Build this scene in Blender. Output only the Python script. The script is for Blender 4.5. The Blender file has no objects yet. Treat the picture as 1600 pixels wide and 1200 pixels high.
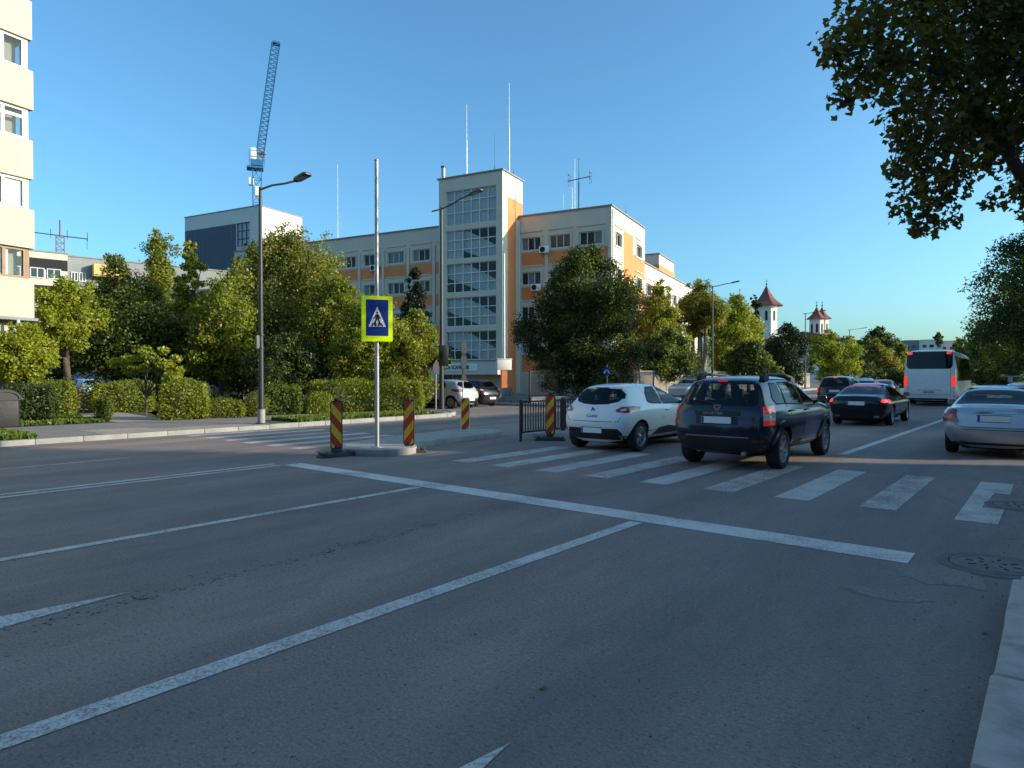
import bpy, bmesh, math, random
import numpy as np
from mathutils import Vector, Matrix
from mathutils.bvhtree import BVHTree
from mathutils.geometry import delaunay_2d_cdt, tessellate_polygon
R = math.radians
SC = bpy.context.scene
COL = SC.collection
random.seed(7)
# ---------------------------------------------------------------- camera frame (road runs along +Y, camera above the near kerb)
FPX, EYE = 1040.0, 1.6
TH = math.atan(850/FPX); PITCH = math.atan(12/FPX)
FW = (-math.sin(TH), math.cos(TH)); RT = (math.cos(TH), math.sin(TH))
def at(px, d):
    X = (px-800)/FPX*d
    return (FW[0]*d+RT[0]*X, FW[1]*d+RT[1]*X)
def zt(py, d): return EYE+(588-py)*d/FPX

# ---------------------------------------------------------------- objects
def tag(o, label, cat, group=None, kind=None):
    if label: o['label'] = label
    if cat: o['category'] = cat
    if group: o['group'] = group
    if kind: o['kind'] = kind
    return o
def thing(name, label, cat, loc=(0,0,0), rz=0, group=None):
    o = bpy.data.objects.new(name, None); COL.objects.link(o)
    o.empty_display_size = .3
    o.location = loc; o.rotation_euler = (0,0,rz)
    return tag(o, label, cat, group)
def link(name, me, mats=None, parent=None):
    o = bpy.data.objects.new(name, me); COL.objects.link(o)
    if mats is not None:
        if not isinstance(mats, (list,tuple)): mats = [mats]
        for m in mats: me.materials.append(m)
    if parent: o.parent = parent
    return o
def dup(o, parent=None):
    c = o.copy(); COL.objects.link(c)
    if parent is not None: c.parent = parent
    for ch in list(o.children): dup(ch, c)
    return c

class MB:
    def __init__(s): s.v=[]; s.f=[]; s.m=[]
    def add(s, vs, fs, mat=0, M=None):
        b=len(s.v)
        if M is not None: vs=[tuple(M@Vector(v)) for v in vs]
        s.v+= [tuple(v) for v in vs]; s.f+=[tuple(i+b for i in f) for f in fs]; s.m+=[mat]*len(fs)
        return s
    def quad(s, a,b,c,d, mat=0): return s.add([a,b,c,d],[(0,1,2,3)],mat)
    def box(s, c, d, mat=0, rz=0, M=None):
        x,y,z=d[0]/2,d[1]/2,d[2]/2
        vs=[(sx*x,sy*y,sz*z) for sz in(-1,1) for sy in(-1,1) for sx in(-1,1)]
        T=Matrix.Translation(c)@Matrix.Rotation(rz,4,'Z')
        if M is not None: T=M@T
        return s.add(vs,[(0,2,3,1),(4,5,7,6),(0,1,5,4),(2,6,7,3),(0,4,6,2),(1,3,7,5)],mat,T)
    def bb(s, x0,x1,y0,y1,z0,z1,mat=0): return s.box(((x0+x1)/2,(y0+y1)/2,(z0+z1)/2),(x1-x0,y1-y0,z1-z0),mat)
    def tube(s, pts, rs, n=10, mat=0, caps=True):
        pts=[Vector(p) for p in pts]
        if not isinstance(rs,(list,tuple)): rs=[rs]*len(pts)
        vs=[]; fs=[]
        for i,p in enumerate(pts):
            t=(pts[min(i+1,len(pts)-1)]-pts[max(i-1,0)]).normalized()
            a=t.cross(Vector((0,0,1)))
            if a.length<1e-3: a=Vector((1,0,0))
            a.normalize(); b=t.cross(a)
            for k in range(n):
                an=2*math.pi*k/n; vs.append(tuple(p+(a*math.cos(an)+b*math.sin(an))*rs[i]))
        for i in range(len(pts)-1):
            for k in range(n):
                fs.append((i*n+k,i*n+(k+1)%n,(i+1)*n+(k+1)%n,(i+1)*n+k))
        if caps: fs.append(tuple(range(n))[::-1]); fs.append(tuple((len(pts)-1)*n+k for k in range(n)))
        return s.add(vs,fs,mat)
    def beam(s, p0,p1,w,mat=0,h=None):
        p0,p1=Vector(p0),Vector(p1); t=(p1-p0).normalized(); h=h or w
        a=t.cross(Vector((0,0,1)))
        if a.length<1e-3: a=Vector((1,0,0))
        a.normalize(); b=t.cross(a).normalized()
        vs=[tuple(p+a*sa*w/2+b*sb*h/2) for p in(p0,p1) for sa,sb in((-1,-1),(1,-1),(1,1),(-1,1))]
        return s.add(vs,[(3,2,1,0),(4,5,6,7)]+[(k,(k+1)%4,4+(k+1)%4,4+k) for k in range(4)],mat)
    def lathe(s, prof, n=24, mat=0, M=None, close=False):
        vs=[];fs=[]
        for r,z in prof:
            for k in range(n):
                a=2*math.pi*k/n; vs.append((r*math.cos(a),r*math.sin(a),z))
        m=len(prof)
        for i in range(m-1 if not close else m):
            j=(i+1)%m
            for k in range(n): fs.append((i*n+k,i*n+(k+1)%n,j*n+(k+1)%n,j*n+k))
        if not close:
            if prof[0][0]>1e-4: fs.append(tuple(range(n))[::-1])
            if prof[-1][0]>1e-4: fs.append(tuple((m-1)*n+k for k in range(n)))
        return s.add(vs,fs,mat,M)
    def prism(s, poly, z0, z1, mat=0, topmat=None, M=None):
        n=len(poly)
        ar=sum(poly[i][0]*poly[(i+1)%n][1]-poly[(i+1)%n][0]*poly[i][1] for i in range(n))
        if ar<0: poly=poly[::-1]
        vs=[(p[0],p[1],z0) for p in poly]+[(p[0],p[1],z1) for p in poly]
        s.add(vs,[tuple(range(n))[::-1]]+[(k,(k+1)%n,n+(k+1)%n,n+k) for k in range(n)],mat,M)
        return s.add(vs[n:],[tuple(range(n))],mat if topmat is None else topmat,M)
    def sheet(s, poly, z, mat=0):
        n=len(poly)
        ar=sum(poly[i][0]*poly[(i+1)%n][1]-poly[(i+1)%n][0]*poly[i][1] for i in range(n))
        if ar<0: poly=poly[::-1]
        return s.add([(p[0],p[1],z) for p in poly],[tuple(range(n))],mat)
    def mesh(s, name):
        me=bpy.data.meshes.new(name); me.from_pydata(s.v,[],s.f); me.polygons.foreach_set('material_index',s.m); me.update(); return me
    def build(s, name, mats, parent=None, smooth=None, bevel=0, seg=2):
        me=s.mesh(name)
        if bevel:
            bm=bmesh.new(); bm.from_mesh(me); bmesh.ops.remove_doubles(bm,verts=bm.verts,dist=1e-5)
            es=[e for e in bm.edges if len(e.link_faces)==2 and e.calc_face_angle(0)>R(28)]
            bmesh.ops.bevel(bm,geom=es,offset=bevel,segments=seg,affect='EDGES',profile=.5,clamp_overlap=True)
            bm.to_mesh(me); bm.free()
            if smooth is None: smooth=35
        if smooth:
            me.polygons.foreach_set('use_smooth',[True]*len(me.polygons)); me.set_sharp_from_angle(angle=R(smooth))
        return link(name,me,mats,parent)

# ---------------------------------------------------------------- materials
def ramp(nt, fac, stops):
    r=nt.nodes.new('ShaderNodeValToRGB'); e=r.color_ramp.elements
    e[0].position,e[0].color=stops[0][0],(*stops[0][1],1)
    e[1].position,e[1].color=stops[-1][0],(*stops[-1][1],1)
    for p,c in stops[1:-1]:
        q=e.new(p); q.color=(*c,1)
    nt.links.new(fac,r.inputs[0]); return r.outputs[0]
def noise(nt, vec, scale, detail=4, rough=.6, dist=0):
    n=nt.nodes.new('ShaderNodeTexNoise'); n.inputs['Scale'].default_value=scale; n.inputs['Detail'].default_value=detail
    n.inputs['Roughness'].default_value=rough; n.inputs['Distortion'].default_value=dist
    if vec is not None: nt.links.new(vec,n.inputs['Vector'])
    return n.outputs['Fac']
def mix(nt, fac, a, b, mode='MIX'):
    m=nt.nodes.new('ShaderNodeMix'); m.data_type='RGBA'; m.blend_type=mode
    for v,i in((fac,0),(a,6),(b,7)):
        if isinstance(v,(int,float)): m.inputs[i].default_value=v
        elif isinstance(v,(tuple,list)): m.inputs[i].default_value=(*v[:3],1)
        else: nt.links.new(v,m.inputs[i])
    return m.outputs[2]
def mapr(nt, v, a,b,c,d):
    m=nt.nodes.new('ShaderNodeMapRange'); nt.links.new(v,m.inputs[0])
    for i,x in zip((1,2,3,4),(a,b,c,d)): m.inputs[i].default_value=x
    return m.outputs[0]
def mth(nt, op, a, b=None):
    m=nt.nodes.new('ShaderNodeMath'); m.operation=op
    for i,v in enumerate((a,b)):
        if v is None: continue
        if isinstance(v,(int,float)): m.inputs[i].default_value=v
        else: nt.links.new(v,m.inputs[i])
    return m.outputs[0]
def coords(nt, scale=(1,1,1), rot=(0,0,0)):
    t=nt.nodes.new('ShaderNodeTexCoord'); m=nt.nodes.new('ShaderNodeMapping')
    m.inputs['Scale'].default_value=scale; m.inputs['Rotation'].default_value=rot
    nt.links.new(t.outputs['Object'],m.inputs['Vector']); return m.outputs[0]
def newmat(name):
    m=bpy.data.materials.new(name); m.use_nodes=True
    return m, m.node_tree, m.node_tree.nodes['Principled BSDF']
def bump(nt, b, h, strength=.3, dist=.01):
    n=nt.nodes.new('ShaderNodeBump'); n.inputs['Strength'].default_value=strength; n.inputs['Distance'].default_value=dist
    nt.links.new(h,n.inputs['Height']); nt.links.new(n.outputs[0],b.inputs['Normal'])
def M(name, col, rough=.6, metal=0., var=.12, vs=2.0, coat=0., emit=0., spec=.5, bmp=0., bs=30., grime=None):
    m,nt,b=newmat(name)
    b.inputs['Roughness'].default_value=rough; b.inputs['Metallic'].default_value=metal
    b.inputs['Coat Weight'].default_value=coat; b.inputs['Coat Roughness'].default_value=.03; b.inputs['Specular IOR Level'].default_value=spec
    c=coords(nt)
    lo=tuple(x*(1-var) for x in col); hi=tuple(min(1,x*(1+var)) for x in col)
    o=ramp(nt,noise(nt,c,vs,6,.65),[(.3,lo),(.7,hi)])
    if grime:
        g=noise(nt,coords(nt,(1,1,.25)),grime[1],6,.7)
        o=mix(nt,mapr(nt,g,.5,.75,0,grime[2]),o,grime[0])
    nt.links.new(o,b.inputs['Base Color'])
    if emit: 
        nt.links.new(o,b.inputs['Emission Color']); b.inputs['Emission Strength'].default_value=emit
    if bmp: bump(nt,b,noise(nt,c,bs,4,.6),bmp)
    return m
def leafmat(name, c1, c2, trans=.35):
    m=bpy.data.materials.new(name); m.use_nodes=True; nt=m.node_tree; nt.nodes.clear()
    out=nt.nodes.new('ShaderNodeOutputMaterial'); g=nt.nodes.new('ShaderNodeNewGeometry')
    col=ramp(nt,g.outputs['Random Per Island'],[(0,c1),(1,c2)])
    d=nt.nodes.new('ShaderNodeBsdfDiffuse'); t=nt.nodes.new('ShaderNodeBsdfTranslucent'); gl=nt.nodes.new('ShaderNodeBsdfGlossy')
    gl.inputs['Roughness'].default_value=.45; gl.inputs['Color'].default_value=(.5,.5,.5,1)
    nt.links.new(col,d.inputs[0])
    tc=mix(nt,1.0,col,(1.6,1.5,.6),'MULTIPLY'); nt.links.new(tc,t.inputs[0])
    m1=nt.nodes.new('ShaderNodeMixShader'); m1.inputs[0].default_value=trans
    nt.links.new(d.outputs[0],m1.inputs[1]); nt.links.new(t.outputs[0],m1.inputs[2])
    m2=nt.nodes.new('ShaderNodeMixShader'); m2.inputs[0].default_value=.04
    nt.links.new(m1.outputs[0],m2.inputs[1]); nt.links.new(gl.outputs[0],m2.inputs[2])
    nt.links.new(m2.outputs[0],out.inputs[0]); return m

# ---- road surface: aggregate speckle, long wheel streaks, stains, dust along the near kerb
def asphalt(name, paint=None, wear=.5):
    m,nt,b=newmat(name); c=coords(nt)
    sp=noise(nt,c,60,4,.85)
    base=ramp(nt,sp,[(.26,(.055,.044,.04)),(.42,(.208,.166,.15)),(.58,(.262,.209,.189)),(.74,(.48,.395,.36))])
    fl=noise(nt,coords(nt,(1,1.6,1)),26,4,.75)
    base=mix(nt,mapr(nt,fl,.56,.66,0,.75),base,(.07,.06,.055)); base=mix(nt,mapr(nt,fl,.40,.30,0,.5),base,(.40,.35,.32))
    wm=noise(nt,coords(nt,(1,.5,1)),.35,4,.6,.5); base=mix(nt,mapr(nt,wm,.48,.66,0,.55),base,mix(nt,1.0,base,(1.45,1.28,1.12),'MULTIPLY'))
    big=noise(nt,coords(nt,(.55,.09,1)),1.0,6,.65,.4)
    base=mix(nt,.8,base,ramp(nt,big,[(.3,(.70,.71,.74)),(.5,(1,1,1)),(.72,(1.30,1.26,1.2))]),'MULTIPLY')
    med=noise(nt,coords(nt,(1.6,.5,1)),1.3,6,.7)
    base=mix(nt,.7,base,ramp(nt,med,[(.3,(.78,.78,.78)),(.7,(1.22,1.21,1.19))]),'MULTIPLY')
    x=nt.nodes.new('ShaderNodeSeparateXYZ'); nt.links.new(c,x.inputs[0])
    wt=mth(nt,'COSINE',mth(nt,'MULTIPLY',mth(nt,'ADD',x.outputs[0],1.75),3.49)); base=mix(nt,mapr(nt,wt,-1,1,.0,.16),base,(.05,.045,.045))
    edge=mapr(nt,x.outputs[0],-1.9,-.35,0,1)
    dn=mapr(nt,noise(nt,coords(nt,(1.4,.6,1)),1.1,6,.7,.6),.42,.68,0,1)
    base=mix(nt,mth(nt,'MULTIPLY',mth(nt,'MULTIPLY',edge,dn),.5),base,(.14,.127,.105))
    pit=nt.nodes.new('ShaderNodeTexVoronoi'); pit.inputs['Scale'].default_value=1.7; nt.links.new(c,pit.inputs['Vector'])
    base=mix(nt,mapr(nt,pit.outputs['Distance'],.010,.028,.7,0),base,(.03,.028,.026))
    lit=nt.nodes.new('ShaderNodeTexVoronoi'); lit.inputs['Scale'].default_value=2.3; nt.links.new(coords(nt,(1,1,1),(0,0,.7)),lit.inputs['Vector'])
    base=mix(nt,mapr(nt,lit.outputs['Distance'],.010,.022,.55,0),base,(.22,.21,.2))
    h=sp
    if paint:
        pn=noise(nt,coords(nt,(1,1,1)),75,3,.75); pl=noise(nt,c,2.2,5,.7)
        p2=noise(nt,coords(nt,(1,1,1)),34,5,.85); th=mth(nt,'ADD',mth(nt,'ADD',mth(nt,'MULTIPLY',pn,.25),mth(nt,'MULTIPLY',p2,.50)),mth(nt,'MULTIPLY',pl,.25))
        th=mth(nt,'SUBTRACT',th,mth(nt,'MULTIPLY',wt,.022))
        base=mix(nt,mapr(nt,th,wear-.05,wear+.05,0,.92),base,mix(nt,pl,tuple(v*.75 for v in paint),paint))
    nt.links.new(base,b.inputs['Base Color'])
    b.inputs['Roughness'].default_value=.82; b.inputs['Specular IOR Level'].default_value=.35
    bump(nt,b,h,.55,.006)
    return m
def paving(name, c1, c2, bw, bh, mortar=(.12,.115,.11)):
    m,nt,b=newmat(name); c=coords(nt)
    br=nt.nodes.new('ShaderNodeTexBrick'); nt.links.new(c,br.inputs['Vector']); br.inputs['Scale'].default_value=1
    br.inputs['Brick Width'].default_value=bw; br.inputs['Row Height'].default_value=bh; br.inputs['Mortar Size'].default_value=.008
    br.inputs['Color1'].default_value=(*c1,1); br.inputs['Color2'].default_value=(*c2,1); br.inputs['Mortar'].default_value=(*mortar,1)
    o=mix(nt,.8,br.outputs[0],ramp(nt,noise(nt,c,1.1,7,.7),[(.3,(.7,.7,.7)),(.7,(1.2,1.18,1.14))]),'MULTIPLY')
    o=mix(nt,.6,o,ramp(nt,noise(nt,c,60,3,.7),[(.3,(.8,.8,.8)),(.7,(1.2,1.2,1.2))]),'MULTIPLY')
    nt.links.new(o,b.inputs['Base Color']); b.inputs['Roughness'].default_value=.85
    bump(nt,b,noise(nt,c,80,3,.7),.3,.004); return m
def glassmat(name, col=(.02,.025,.03), rough=.03, alpha=1.0):
    m,nt,b=newmat(name)
    b.inputs['Roughness'].default_value=rough; b.inputs['Specular IOR Level'].default_value=.7
    c=coords(nt); nt.links.new(ramp(nt,noise(nt,c,1.2,3,.5),[(.3,tuple(x*.7 for x in col)),(.7,tuple(x*1.3 for x in col))]),b.inputs['Base Color'])
    if alpha<1:
        t=nt.nodes.new('ShaderNodeBsdfTransparent'); t.inputs[0].default_value=(.85,.9,.92,1)
        s=nt.nodes.new('ShaderNodeMixShader'); s.inputs[0].default_value=alpha
        o=nt.nodes['Material Output']; nt.links.new(t.outputs[0],s.inputs[1]); nt.links.new(b.outputs[0],s.inputs[2]); nt.links.new(s.outputs[0],o.inputs[0])
    return m
MT={}
MT['asphalt']=asphalt('asphalt'); MT['paint']=asphalt('road_paint',(.80,.74,.68),.447); MT['paint_worn']=asphalt('worn_road_paint',(.68,.62,.57),.478)
MT['seam']=M('bitumen_seam',(.018,.018,.02),.7,var=.3,vs=6)
MT['kerb']=M('kerb_concrete',(.30,.29,.27),.85,var=.18,vs=3,bmp=.3,bs=60,grime=((.16,.15,.13),2.5,.5))
MT['kerb_new']=M('light_concrete',(.42,.375,.325),.85,var=.15,vs=3,bmp=.2,bs=60,grime=((.2,.19,.17),3,.5))
MT['pave_far']=paving('far_paving',(.21,.185,.18),(.25,.225,.215),.2,.1)
MT['pave_warm']=M('sandy_paving',(.34,.27,.20),.85,var=.15,vs=4,bmp=.2)
MT['pave_near']=paving('near_paving',(.17,.165,.16),(.21,.2,.19),.4,.4)
MT['soil']=M('park_ground',(.075,.065,.045),.95,var=.35,vs=.6,bmp=.4,bs=12)
MT['ground']=M('ground',(.09,.10,.05),.95,var=.4,vs=.05)
MT['lawn']=M('lawn_base',(.055,.085,.02),.9,var=.35,vs=1.6,bmp=.3,bs=30)
MT['path']=M('park_path',(.33,.29,.24),.9,var=.15,vs=2,bmp=.2)
MT['black']=M('black_metal',(.012,.012,.013),.45,.2,var=.2)
MT['rubber']=M('black_rubber',(.018,.018,.019),.75,var=.25,vs=6,bmp=.2)
MT['rubber_base']=M('recycled_rubber',(.055,.053,.05),.9,var=.35,vs=8,bmp=.4,bs=50)
MT['sign_back']=M('sign_back_grey',(.018,.023,.03),.6,.1); MT['collar']=M('dusty_asphalt_collar',(.13,.125,.115),.9,var=.2,vs=9,bmp=.3)
MT['pole_dark']=M('dark_grey_pole',(.045,.05,.055),.5,.4,var=.15)
MT['galv']=M('galvanised_steel',(.36,.37,.38),.5,.6,var=.15,vs=5,grime=((.22,.2,.18),6,.5))
MT['signblue']=M('sign_blue',(.006,.03,.22),.4,var=.05,coat=.2)
MT['signyel']=M('sign_fluorescent',(.60,.78,.0),.45,var=.03,emit=.10)  # slight emission brightens the fluorescent border, which is no lamp
MT['white']=M('white_paint',(.78,.78,.76),.5,var=.05)
MT['plate']=M('plate_white',(.82,.82,.82),.4,var=.02)
MT['red']=M('stripe_red',(.62,.04,.018),.5,var=.15,vs=9,grime=((.12,.06,.04),8,.4))
MT['yellow']=M('stripe_yellow',(.88,.50,.02),.5,var=.12,vs=9,grime=((.3,.2,.06),8,.4))
MT['glass']=glassmat('window_glass',(.02,.028,.036)); MT['glass_car']=glassmat('car_glass',(.005,.006,.008),.02); MT['glass_car'].node_tree.nodes['Principled BSDF'].inputs['Specular IOR Level'].default_value=.26
MT['glass_clear']=glassmat('stair_glass',(.05,.06,.07),.02,.28)
MT['frame']=M('white_window_frame',(.66,.65,.62),.45,var=.05)
MT['wood']=M('brown_window_frame',(.22,.10,.04),.5,var=.25,vs=5)
MT['curtain']=M('curtain',(.42,.43,.43),.9,var=.1,vs=8)
MT['cream']=M('cream_render',(.60,.525,.435),.85,var=.05,vs=.8,grime=((.45,.4,.33),.7,.35))
MT['panel']=M('apartment_render',(.455,.415,.335),.85,var=.05,vs=.8,grime=((.5,.45,.37),.8,.4),bmp=.15,bs=25)
MT['orange']=M('orange_render',(.72,.235,.085),.85,var=.07,vs=.7,grime=((.4,.17,.07),.6,.3))
MT['pinkwall']=M('pink_render',(.52,.40,.33),.85,var=.07)
MT['greyblock']=M('grey_panel',(.23,.235,.24),.85,var=.12,vs=.6)
MT['balcony']=M('yellow_balcony',(.62,.42,.16),.8,var=.08)
MT['navy']=M('navy_cladding',(.022,.032,.062),.45,var=.15,vs=.5)
MT['lightwall']=M('light_grey_render',(.58,.57,.54),.8,var=.05,vs=.6)
MT['redroof']=M('copper_red_roof',(.20,.055,.035),.55,var=.25,vs=1.5)
MT['church']=M('church_render',(.64,.62,.57),.85,var=.08,vs=.6)
MT['dark']=M('dark_opening',(.01,.011,.012),.8,var=.2)
MT['craneblue']=M('crane_blue',(.03,.14,.30),.5,.2,var=.15)
MT['craneyel']=M('crane_yellow',(.6,.36,.03),.5,var=.1)
MT['fencepanel']=M('fence_concrete',(.24,.20,.165),.9,var=.2,vs=1.2,grime=((.12,.1,.08),1.5,.5))
MT['iron']=M('black_iron',(.012,.012,.013),.5,.3)
MT['bark']=M('bark',(.075,.06,.045),.95,var=.35,vs=5,bmp=.5,bs=18)
MT['bark_pale']=M('pale_bark',(.30,.22,.15),.95,var=.3,vs=4,bmp=.5,bs=14)
L={}
L['lime']=leafmat('leaf_bright',(.22,.27,.022),(.38,.39,.04),.45)
L['mid']=leafmat('leaf_mid',(.105,.15,.022),(.22,.24,.036),.45)
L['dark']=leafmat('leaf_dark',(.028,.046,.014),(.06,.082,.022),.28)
L['olive']=leafmat('leaf_olive',(.15,.16,.03),(.26,.235,.045),.45)
L['rust']=leafmat('leaf_rust',(.13,.075,.018),(.20,.115,.025),.35)
L['conifer']=leafmat('needle',(.012,.024,.013),(.028,.042,.02),.12)
L['grass']=leafmat('grass_blade',(.06,.12,.014),(.12,.19,.022),.35)
L['maple']=leafmat('leaf_maple',(.07,.074,.018),(.16,.135,.03),.5)
L['maple2']=leafmat('leaf_maple_turning',(.16,.11,.02),(.24,.16,.03),.4)

# ---------------------------------------------------------------- foliage
def leaf_mesh(name, c, nrm, size, mi, rng, maple=False):
    n=len(c)
    nrm=nrm/np.linalg.norm(nrm,axis=1,keepdims=True).clip(1e-6)
    t=rng.normal(size=(n,3)); a=np.cross(nrm,t); a/=np.linalg.norm(a,axis=1,keepdims=True).clip(1e-6); b=np.cross(nrm,a)
    s=(size*(.65+.7*rng.random(n)))[:,None]
    if maple:
        pr=[(0,-.55),(.30,-.30),(.52,.02),(.24,.12),(.0,.58),(-.24,.12),(-.52,.02),(-.30,-.30)]
        k=len(pr); V=np.empty((n,k,3))
        for i,(u,v) in enumerate(pr): V[:,i]=c+a*s*u+b*s*v-nrm*s*(abs(u)*.35)
    else:
        k=4; V=np.empty((n,4,3)); f=.18*s
        V[:,0]=c-b*s*.55; V[:,1]=c+a*s*.34-nrm*f; V[:,2]=c+b*s*.55; V[:,3]=c-a*s*.34-nrm*f
    me=bpy.data.meshes.new(name); me.vertices.add(n*k); me.vertices.foreach_set('co',V.reshape(-1))
    me.loops.add(n*k); me.loops.foreach_set('vertex_index',np.arange(n*k,dtype=np.int32))
    me.polygons.add(n); me.polygons.foreach_set('loop_start',np.arange(0,n*k,k,dtype=np.int32))
    me.polygons.foreach_set('material_index',mi.astype(np.int32)); me.update(calc_edges=True); return me
def blob_leaves(blobs, n, rng, size, weights, flat=.85, shell=.55):
    """blobs: (x,y,z,r). Leaves fill each clump, thicker towards its skin; every clump leans to one leaf kind."""
    B=np.array(blobs); w=B[:,3]**2; w/=w.sum(); idx=rng.choice(len(B),n,p=w)
    d=rng.normal(size=(n,3)); d/=np.linalg.norm(d,axis=1,keepdims=True)
    rr=B[idx,3]*(shell+(1.12-shell)*rng.random(n)**.55)
    # ragged skin
    rr*=1+.16*np.sin(d[:,0]*7+idx)+.12*np.sin(d[:,2]*9+idx*2.1)
    p=B[idx,:3]+d*rr[:,None]*np.array([1,1,flat])
    nr=d*.9+rng.normal(size=(n,3))*.75+np.array([0,0,.35])
    W=np.array(weights); kb=rng.choice(len(W),len(B),p=W/W.sum())
    mi=np.where(rng.random(n)<.6,kb[idx],rng.choice(len(W),n,p=W/W.sum()))
    return p,nr,mi
def crown_blobs(H, W, zb, nb, rng, shape='round', rb=.27):
    out=[]; ch=H-zb
    ph=rng.random(4)*6.283
    for i in range(nb*7):
        t=rng.random()**.9
        a=rng.random()*6.283
        if shape=='cone': prof=(1-t)**.8*.95+.05
        elif shape=='column': prof=math.sin(math.pi*min(1,t*.8+.15))**.6
        elif shape=='vase': prof=.35+.65*math.sin(math.pi*min(1,t*.75+.12))
        else: prof=math.sqrt(max(.05,1-(2*t-1)**2)); 
        lob=.80+.17*math.sin(2*a+4*t+ph[0])+.13*math.sin(3*a-7*t+ph[1])+.10*math.sin(5*a+9*t+ph[2])
        r=W*rb*.46*(.45+.9*rng.random()**1.6)*(.55+.45*prof)
        rad=max(0,W/2*prof*lob*1.06-r*.5)*(.22+.78*math.sqrt(rng.random()))
        z=zb+r*.5+t*(ch-r*1.4)*(.93+.10*math.sin(2*a+ph[3]))
        out.append((rad*math.cos(a),rad*math.sin(a),z,r))
    for k in range(9):
        a=rng.random()*6.283; q=W*.16*rng.random(); u=rng.random(); rr=W*rb*(.30-.2*u)
        out.append((q*math.cos(a),q*math.sin(a),H-ch*.10+ch*.12*u-rr*.5,rr))
    return out
def tree(name, label, x, y, H, W, zb, n, leaf, kinds, seed, shape='round', nb=22, group=None, trunk=.16, bark='bark', z0=.1, rb=.27, flat=.85, lean=0, maple=False, fork=0):
    rng=np.random.default_rng(seed); random.seed(seed)
    t=thing(name,label,'tree',(x,y,z0),0,group)
    bl=crown_blobs(H,W,zb,nb,rng,shape,rb)
    mats=[L[k] for k in kinds]; w=list(kinds.values())
    p,nr,mi=blob_leaves(bl,n,rng,leaf,w,flat,.1)
    link('crown',leaf_mesh('crown',p,nr,leaf,mi,rng,maple),mats,t)
    mb=MB(); top=zb+(H-zb)*.6
    pts=[(0,0,-.1)]+[(random.uniform(-.1,.1)*H*.1,random.uniform(-.1,.1)*H*.1,top*k/4) for k in range(1,5)]
    if fork:
        for s in(-1,1): mb.tube([(0,0,-.1),(s*.25,0,1.4),(s*.55,.1*s,3.2),(s*.75,0,top)],[trunk*1.2,trunk,trunk*.75,trunk*.35],10)
    mb.tube(pts,[trunk*1.25,trunk,trunk*.85,trunk*.6,trunk*.3],9)
    for b in sorted(bl,key=lambda q:-q[3])[:16]:
        z=min(top*.95,max(zb*.7,b[2]-b[3]*1.3)); f=z/top; k=min(3,int(f*4)); q0=Vector(pts[k]).lerp(Vector(pts[k+1]),f*4-k)
        m_=q0.lerp(Vector(b[:3]),.5)+Vector((0,0,-.12*b[3]))
        mb.tube([q0,m_,b[:3]],[trunk*.42,trunk*.26,trunk*.08],6)
    mb.build('trunk',MT[bark],t,smooth=50)
    return t
def hedge(name, label, cat, x, y, rz, sx, sy, h, n, leaf, kinds, seed, group=None, z0=.1, rnd=.2):
    rng=np.random.default_rng(seed)
    t=thing(name,label,cat,(x,y,z0),rz,group)
    p=(rng.random((n,3))-.5)*2
    k=rng.integers(0,3,n); s=np.sign(p[np.arange(n),k]); m=rng.random(n)<.8
    p[np.arange(n),k]=np.where(m,s*(1-.14*rng.random(n)**2),p[np.arange(n),k])
    nr=np.zeros((n,3)); nr[np.arange(n),k]=s
    r=np.abs(p).max(1)/np.linalg.norm(p,axis=1).clip(1e-6)
    p=p*(1-rnd+rnd*r[:,None])
    q=p*np.array([sx/2,sy/2,h/2])
    wob=.09*np.sin(q[:,0]*3+seed)+.07*np.sin(q[:,1]*4+q[:,0]*2)+.06*np.sin(q[:,2]*5+q[:,0]*4)
    q+= nr*wob[:,None]*min(1,h)+rng.normal(size=(n,3))*.045
    q[:,2]+=h/2; q[:,2]=q[:,2].clip(.02)
    cl=(np.sin(q[:,0]*2.1+seed)+np.sin(q[:,1]*2.7)+np.sin(q[:,2]*3+1))
    W=np.array(list(kinds.values()),float); W/=W.sum()
    mi=rng.choice(len(W),n,p=W); mi=np.where((cl>.8)&(rng.random(n)<.6),0,mi)
    link('foliage',leaf_mesh('foliage',q,nr+rng.normal(size=(n,3))*.7+np.array([0,0,.3]),leaf,mi,rng),[L[k] for k in kinds],t)
    mb=MB(); random.seed(seed)
    for i in range(max(5,int(sx*4))):
        bx=random.uniform(-.4,.4)*sx; by=random.uniform(-.3,.3)*sy
        mb.tube([(bx,by,-.05),(bx+random.uniform(-.1,.1),by,h*.4),(bx+random.uniform(-.25,.25),by+random.uniform(-.1,.1),h*.85)],[.02,.015,.006],5)
    mb.build('stem',MT['bark'],t)
    return t
SHADE_H,SHADE_H2,SKY_AIR,SKY_DUST,SKY_OZ,SKY_STR,SUN_STR,EXPO,SKY_TINT=11.5,10.3,1.0,2.3,3.0,.15,3.2,1.0,(.56,.88,.96)
# ================================================================ SETTING
def struct(name, mb, mats, smooth=None, bevel=0, kind='structure'):
    o=mb.build(name,mats,None,smooth,bevel); o['kind']=kind; return o
mb=MB(); mb.sheet([(-1500,-900),(900,-900),(900,1800),(-1500,1800)],-.03); struct('ground',mb,MT['ground'])
mb=MB(); mb.sheet([(-18.5,-60),(3.2,-60),(3.2,48),(-1.5,66),(-9,100),(-40,190),(-62,190),(-30,110),(-19.5,60),(-18.5,29),(-20,28),(-62,28),(-62,20.8),(-20.4,20.8),(-18.5,19)],0); struct('road',mb,MT['asphalt'])
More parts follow.
